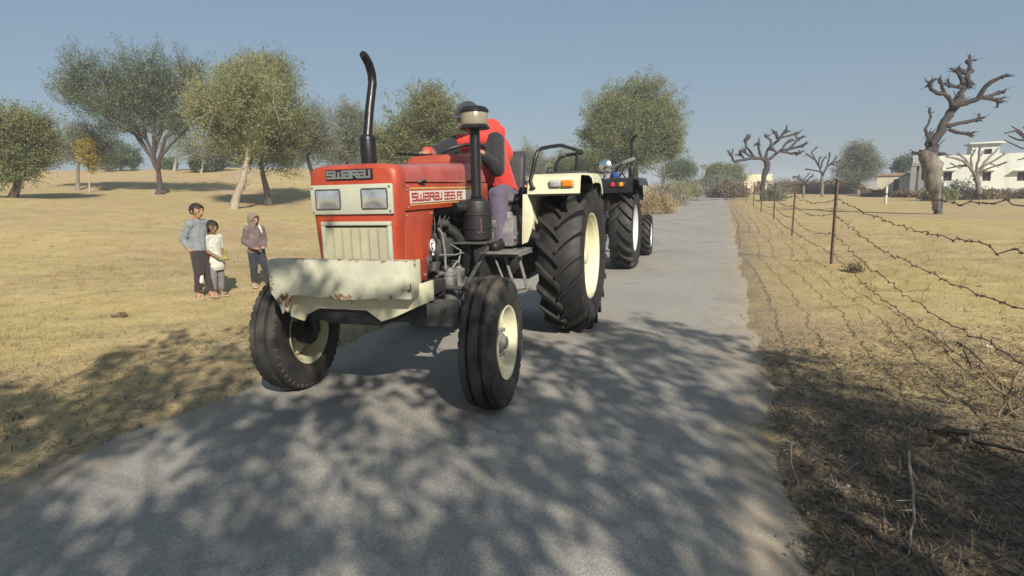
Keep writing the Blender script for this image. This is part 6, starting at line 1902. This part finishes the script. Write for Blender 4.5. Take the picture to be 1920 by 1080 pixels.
shrub('house_bush', 'low brown bush at the foot of the fan shaped tree', 1838, 368, 37, 1.0, 0.55, 'brown', 72, 110, 30, 0.15, 0.06, group=HG)
shrub('house_bush', 'low brown bush right of the fan shaped tree', 1862, 368, 37.5, 0.8, 0.5, 'brown', 73, 90, 30, 0.15, 0.06, group=HG)
shrub('house_bush', 'brown heap of brush at the right picture edge before the white house', 1908, 367, 37, 0.9, 0.5, 'brown', 74, 100, 30, 0.15, 0.06, group=HG)
BG = 'brush heaps across the field'
for i, (u, v, Y, w, h, lab) in enumerate([(1460, 356, 64, 2.6, 1.5, 'brown brush heap behind the spreading pollarded tree'), (1492, 355, 66, 2.4, 1.3, 'brown brush heap right of the spreading pollarded tree'), (1528, 355, 64, 2.6, 1.4, 'brown brush heap behind the upturned pollarded tree'),
                                       (1560, 354, 66, 2.4, 1.5, 'brown brush heap left of the field tree'), (1585, 354, 62, 1.8, 1.3, 'brown brush heap at the foot of the field tree'), (1640, 356, 48, 0.9, 0.45, 'brown brush heap left of the cream shed'), (1715, 358, 44, 1.2, 0.42, 'low brown brush before the porch')]):
    shrub('brush_heap', lab, u, v, Y, w, h * 0.78, 'brown', 80 + i, 150, 30, 0.26, 0.07, group=BG)
shrub('green_bush', 'leafy bush standing behind the wire fence below the spreading pollarded tree', 1450, 380, 40, 0.7, 1.0, 'grey', 90, 90, 30, 0.13, 0.05)
shrub('dark_bush', 'dark round bush on the rise left of the pale leaning trunk', 394, 342, 45, 1.1, 1.3, 'dark', 91, 150, 34, 0.18, 0.08)
shrub('dark_bush', 'small dark bush on the crest beside the big acacia trunk', 314, 330, 50, 0.8, 1.0, 'dark', 92, 90, 34, 0.18, 0.08)
# trees far off along the sky line beyond the rise
far = [(60, 335, 60, 40, 30, 'grey'), (200, 325, 66, 30, 20, 'grey'), (420, 322, 70, 40, 22, 'grey'), (545, 322, 64, 36, 30, 'grey'), (700, 325, 62, 50, 34, 'grey'), (930, 330, 75, 30, 25, 'grey'), (1030, 335, 78, 34, 20, 'grey')]
for i, (u, v, Y, ru, rv, lk) in enumerate(far):
    px_tree('distant_tree', 'hazy grey green tree beyond the crest, number %s from the left along it' % ('first second third fourth fifth sixth seventh'.split()[i]) if False else
            ['hazy tree beyond the rise behind the low olive tree', 'hazy tree beyond the rise behind the yellow leaved tree', 'hazy tree beyond the rise behind the leaning trunk', 'hazy tree beyond the rise left of the bonnet',
             'hazy tree beyond the rise right of the exhaust stack', 'hazy tree far behind the seat back', 'hazy tree far behind the cream fender'][i],
            Y, (u, v + 12), [(u, v), (u + 1, v - 8), (u, v - 14)], 5, [(u - ru * .3, v - rv, ru * .7, rv * .6), (u + ru * .35, v - rv * .9, ru * .6, rv * .5), (u, v - rv * 1.5, ru * .55, rv * .45)],
            'bark_grey', lk, 100 + i, clusters=170, per=34, L=0.26, W=0.11, group='hazy trees beyond the rise')

# ------------------------------------------------------------------ small things on the ground
def stick(name, label, pts, r, mat='twig', cat='twig', side=True, seed=1):
    rg = random.Random(seed)
    P = []
    for u, v, h in pts:
        p = on_ground(u, v); z = tz(p.x, p.y)
        P.append(Vector((p.x, p.y, max(z, 0.0) + r + h)))
    o = P[0].copy()
    mb = MB()
    Q = []
    for i in range(len(P) - 1):
        for t in (0, .33, .66): Q.append(P[i].lerp(P[i + 1], t) - o + Vector((rg.gauss(0, .5), rg.gauss(0, .5), rg.uniform(0, .3))) * r)
    Q.append(P[-1] - o)
    mb.tube(Q, [r * (1 - .6 * i / len(Q)) for i in range(len(Q))], 7)
    if side:
        for _ in range(3):
            i = rg.randrange(2, len(Q) - 1)
            d = (Q[i] - Q[i - 1]).normalized(); s_ = Vector((-d.y, d.x, 0)) * rg.choice((-1, 1))
            mb.tube([Q[i], Q[i] + (d + s_ * .8) * r * 9 + Vector((0, 0, r * 2))], [r * .5, r * .25], 5)
    tag(mb.build(name, M[mat], None, sharp=60, loc=o), label, cat)
stick('dry_stick', 'long pale dry stick lying on the shaded litter at lower right', [(1703, 858, .01), (1710, 930, .01), (1713, 985, .012), (1704, 1045, 0)], 0.0075, 'bark_pale', 'stick')
stick('dry_stick', 'curved pale twig at the right edge of the road', [(1481, 832, .004), (1484, 870, .004), (1497, 915, 0)], 0.005, 'bark_pale', 'stick', False, 2)
stick('dry_stick', 'thin straight twig lying left of the long pale stick, nearer the road', [(1500, 772, 0), (1520, 790, .004), (1542, 815, 0)], 0.005, 'bark_pale', 'stick', False, 3)
stick('fallen_branch', 'dark fallen branch lying under the thorn branch at the right edge', [(1740, 818, .01), (1780, 828, .02), (1815, 838, .02), (1850, 858, .0)], 0.022, 'bark_dark', 'branch', True, 4)
stick('dry_stick', 'thin pale straw stick at the left road edge', [(330, 742, 0), (380, 730, .003), (425, 720, 0)], 0.004, 'bark_pale', 'stick', False, 5)
stick('dry_stick', 'thin pale stick lower on the left road edge', [(30, 902, 0), (65, 892, .003), (110, 880, 0)], 0.004, 'bark_pale', 'stick', False, 6)
# thorny branch arching at the right edge
def thorn(name, label, Y, stems, r, seed):
    rg = random.Random(seed)
    b = at(stems[0][0][0], stems[0][0][1], Y); z = tz(b.x, b.y); o = Vector((b.x, b.y, z))
    root = thing(name, label, 'branch', o)
    for st in stems:
        dy = rg.uniform(-.15, .15)
        P = [at(u, v, Y + dy * i / len(st)) - o for i, (u, v) in enumerate(st)]
        Q = []
        for i in range(len(P) - 1):
            for t in (0, .25, .5, .75): Q.append(P[i].lerp(P[i + 1], t) + Vector((rg.gauss(0, .004), rg.gauss(0, .004), rg.gauss(0, .004))))
        Q.append(P[-1])
        mb = MB(); mb.tube(Q, [r * (1 - .55 * i / len(Q)) for i in range(len(Q))], 7)
        for q_ in Q[1:]:
            for _ in range(2):
                v = Vector((rg.gauss(0, 1), rg.gauss(0, 1), rg.gauss(0, 1))).normalized()
                mb.tube([q_, q_ + v * rg.uniform(.015, .04)], [r * .35, .0008], 4, caps=False)
        mb.build('twig', M['twig'], root, sharp=60, recalc=False)
thorn('thorn_branch', 'dead thorny branch arching up beside the fence wires at the right picture edge', 3.05,
      [[(1858, 822), (1872, 775), (1892, 742), (1925, 722), (1960, 715)], [(1858, 822), (1870, 790), (1895, 775), (1935, 755), (1980, 748)], [(1886, 748), (1870, 710), (1840, 675), (1806, 652), (1795, 640)], [(1884, 742), (1850, 712), (1822, 690), (1806, 655)],
       [(1890, 745), (1900, 790), (1905, 822)], [(1892, 742), (1908, 700), (1930, 670)], [(1858, 822), (1835, 808), (1815, 812), (1812, 828)]], 0.0075, 8)
thorn('dead_bush', 'flattened dead bush of thin twigs on the straw inside the fence', 5.2,
      [[(1640, 640), (1650, 615), (1662, 590)], [(1640, 640), (1680, 625), (1720, 640), (1765, 662)], [(1640, 640), (1620, 610), (1610, 585)], [(1700, 632), (1715, 610), (1735, 595)], [(1640, 640), (1690, 650), (1740, 655)], [(1735, 648), (1760, 635), (1775, 640)],
       [(1640, 640), (1670, 605), (1700, 585)], [(1640, 640), (1600, 625), (1570, 618)]], 0.0045, 9)
bw = on_ground(1603, 512)
shrub('dead_weed', 'small dark tuft of dead weed caught at the lowest wire by the nearest post', 0, 0, 0, 0.085, 0.14, 'brown', 93, 26, 16, 0.045, 0.014, base=bw, cat='weed', cl=.2)
bw = on_ground(226, 600)
shrub('dead_weed', 'small brown weed alone on the sand in front of the children', 0, 0, 0, 0.075, 0.03, 'brown', 94, 18, 14, 0.024, 0.009, base=bw, cat='weed', cl=.2)
def scrap(u, v, s, label):
    p = on_ground(u, v); z = tz(p.x, p.y)
    rg = random.Random(int(u))
    bm = bmesh.new()
    bmesh.ops.create_grid(bm, x_segments=6, y_segments=6, size=s)
    for q_ in bm.verts: q_.co += Vector((rg.gauss(0, .1), rg.gauss(0, .1), abs(rg.gauss(0, .35)) + .1)) * s
    mb = MB(); mb.bm(bm)
    o = tag(mb.build('plastic_scrap', M['white'], None, sharp=20, loc=(p.x, p.y, z + .005), recalc=False), label, 'litter', 'white litter scraps')
    sm = o.modifiers.new('thick', 'SOLIDIFY'); sm.thickness = 0.002
scrap(1853, 656, 0.018, 'crumpled white scrap on the straw right of the dead bush')
scrap(1414, 430, 0.035, 'crumpled white scrap on the verge beside the road, left of the fence')

rg = np.random.default_rng(77)
def scatter_ok(n, x0, x1, y0, y1, dens):
    x = rg.uniform(x0, x1, n); y = rg.uniform(y0, y1, n)
    s = (x - ROAD_O.x) * ROAD_N.x + y * ROAD_N.y
    keep = rg.uniform(0, 1, n) < dens(x, y, s)
    return x[keep], y[keep], s[keep]
def blades(name, x, y, L, W, tilt, mat, label, cat):
    n = len(x); z = terrain(x, y)
    a = rg.uniform(0, 2 * np.pi, n); tl = rg.uniform(*tilt, n)
    l = L * rg.uniform(.5, 1.5, n); w = W * rg.uniform(.6, 1.4, n)
    d = np.stack([np.cos(a) * np.sin(tl), np.sin(a) * np.sin(tl), np.cos(tl)], -1)
    p = np.stack([-np.sin(a), np.cos(a), np.zeros(n)], -1)
    b = np.stack([x, y, z - .004], -1)
    v = np.stack([b - p * w[:, None] * .5, b + p * w[:, None] * .5, b + d * l[:, None] + p * w[:, None] * .15, b + d * l[:, None] - p * w[:, None] * .15], 1).reshape(-1, 3)
    o = link(name, np_mesh(name, v, np.arange(len(v)).reshape(-1, 4), mat))
    tag(o, label, cat, kind='stuff')
patch = lambda x, y: 0.15 + 0.85 * sstep(.35, .7, vnoise(x * .9, y * .9, 12)) * (0.4 + 0.6 * vnoise(x * 4, y * 4, 13))
x1, y1, _ = scatter_ok(170000, -9, -0.5, 2.5, 13, lambda x, y, s: (s < -2.0) * patch(x, y) * np.clip(1.2 - y / 16, .2, 1) * sstep(-2.0, -3.2, s))
x2, y2, _ = scatter_ok(150000, 1.0, 10, 1.2, 16, lambda x, y, s: (s > 1.9) * patch(x, y) * np.clip(1.2 - y / 18, .2, 1) * (0.25 + .75 * sstep(1.9, 3.0, s)))
blades('dry_grass', np.concatenate([x1, x2]), np.concatenate([y1, y2]), 0.055, 0.0042, (0.7, 1.5), M['leaf_straw'], 'short dry straw grass on both sides of the road', 'grass')
xl, yl, _ = scatter_ok(26000, 0.6, 4.5, 1.0, 5.5, lambda x, y, s: (s > 1.70) * np.clip(1.15 - (y - 1.2) / 2.3, 0, 1) * (.3 + .7 * vnoise(x * 3, y * 3, 15)))
xm, ym, _ = scatter_ok(14000, -5, 0, 2, 7, lambda x, y, s: (s < -1.7) * (s > -3.0) * (.04 + .3 * (vnoise(x * 2, y * 2, 16) > .58)))
lx_, ly_ = np.concatenate([xl, xm]), np.concatenate([yl, ym])
c = np.stack([lx_, ly_, terrain(lx_, ly_) + rg.uniform(.002, .02, len(lx_))], -1)
V = leaf_quads(c, np.tile(np.array([1.0, 0, 0]), (len(c), 1)) * 0 + rg.normal(0, 1, (len(c), 3)) * np.array([1, 1, .25]), 0.026, 0.010, rg)
tag(link('leaf_litter', np_mesh('leaf_litter', V, np.arange(len(V)).reshape(-1, 4), M['leaf_brown'])), 'brown fallen leaf litter in the shade along the road edges', 'leaf litter', kind='stuff')
# gravel along the broken road edges
xg, yg, sg_ = scatter_ok(60000, -4, 7, 1.2, 14, lambda x, y, s: np.exp(-((np.abs(s) - 1.80) / .14) ** 2) * .9 + (np.abs(s) < 1.6) * .008)
n = len(xg)
oct_ = np.array([[1, 0, 0], [0, 1, 0], [-1, 0, 0], [0, -1, 0], [0, 0, .7], [0, 0, -.7]])
tri = np.array([[0, 1, 4], [1, 2, 4], [2, 3, 4], [3, 0, 4], [1, 0, 5], [2, 1, 5], [3, 2, 5], [0, 3, 5]])
zg = np.where(np.abs(sg_) < 1.78, -0.012, terrain(xg, yg))
sz = rg.uniform(.003, .010, n) * np.where(rg.uniform(0, 1, n) < .03, 2.0, 1)
V = np.stack([xg, yg, zg + sz * .3], -1)[:, None, :] + oct_[None] * sz[:, None, None] * rg.uniform(.6, 1.3, (n, 6, 1))
F = (tri[None] + (np.arange(n) * 6)[:, None, None]).reshape(-1, 3)
M['gravel'] = leaf_mat('gravel_stone', [(0.14, 0.13, 0.12), (0.24, 0.22, 0.20), (0.36, 0.32, 0.27)], 0.0)
tag(link('gravel', np_mesh('gravel', V.reshape(-1, 3), F, M['gravel'])), 'loose grey gravel along the broken road edges', 'gravel', kind='stuff')
# fibrous plant debris on the shaded verges
xf, yf, _ = scatter_ok(210000, 0.6, 5.5, 0.9, 6.0, lambda x, y, s: (s > 1.72) * np.clip(1.3 - (y - 1.0) / 3.4, 0, 1) * (.35 + .65 * vnoise(x * 2.2, y * 2.2, 18)))
xh, yh, _ = scatter_ok(50000, -6, 0, 2, 8, lambda x, y, s: (s < -1.72) * (s > -4.0) * (.04 + .28 * sstep(.45, .7, vnoise(x * 1.6, y * 1.6, 19))))
M['debris'] = leaf_mat('dry_debris', [(0.035, 0.028, 0.022), (0.085, 0.066, 0.048), (0.16, 0.125, 0.09), (0.30, 0.25, 0.185)], 0.05)
blades('plant_debris', np.concatenate([xf, xh]), np.concatenate([yf, yh]), 0.06, 0.0068, (1.05, 1.62), M['debris'], 'brown fibrous plant debris lying on the shaded verges', 'plant debris')

tc = 900
xt, yt, st = scatter_ok(tc * 3, -11, 11, 3.0, 20, lambda x, y, s: ((s < -2.3) | (s > 2.3)) * .5 * (.2 + .8 * vnoise(x * .7, y * .7, 22)))
kx = np.repeat(xt, 16) + rg.normal(0, .035, len(xt) * 16); ky = np.repeat(yt, 16) + rg.normal(0, .035, len(xt) * 16)
blades('dry_grass_tufts', kx, ky, 0.085, 0.005, (0.1, 1.1), M['leaf_straw'], 'scattered upright tufts of dry straw grass in the fields', 'grass')
xs2, ys2, _ = scatter_ok(2600, -12, 12, 2.5, 22, lambda x, y, s: (np.abs(s) > 2.0) * .35)
n = len(xs2); sz = rg.uniform(.006, .022, n) * np.where(rg.uniform(0, 1, n) < .06, 2.0, 1)
V = np.stack([xs2, ys2, terrain(xs2, ys2) + sz * .25], -1)[:, None, :] + oct_[None] * sz[:, None, None] * rg.uniform(.55, 1.35, (n, 6, 1))
F = (tri[None] + (np.arange(n) * 6)[:, None, None]).reshape(-1, 3)
M['field_stone'] = leaf_mat('field_stone', [(0.10, 0.075, 0.05), (0.26, 0.21, 0.15), (0.42, 0.36, 0.27)], 0.0)
tag(link('field_stones', np_mesh('field_stones', V.reshape(-1, 3), F, M['field_stone'])), 'small stones and clods scattered over the dry field', 'stones', kind='stuff')

# ------------------------------------------------------------------ the dusty air
mb = MB(); mb.box((0, 550, 4.0), (2000, 2100, 16.0))
hz = mb.build('haze', bpy.data.materials.new('dusty_air'), None, sharp=None)
tag(hz, 'thin dusty haze over the fields', 'haze', kind='stuff')
hm = hz.data.materials[0]; hm.use_nodes = True
hn = hm.node_tree
for n_ in list(hn.nodes): hn.nodes.remove(n_)
ho = hn.nodes.new('ShaderNodeOutputMaterial'); hv = hn.nodes.new('ShaderNodeVolumePrincipled')
hv.inputs['Color'].default_value = (0.82, 0.88, 0.95, 1)
hv.inputs['Density'].default_value = 0.0022
hn.links.new(hv.outputs[0], ho.inputs['Volume'])
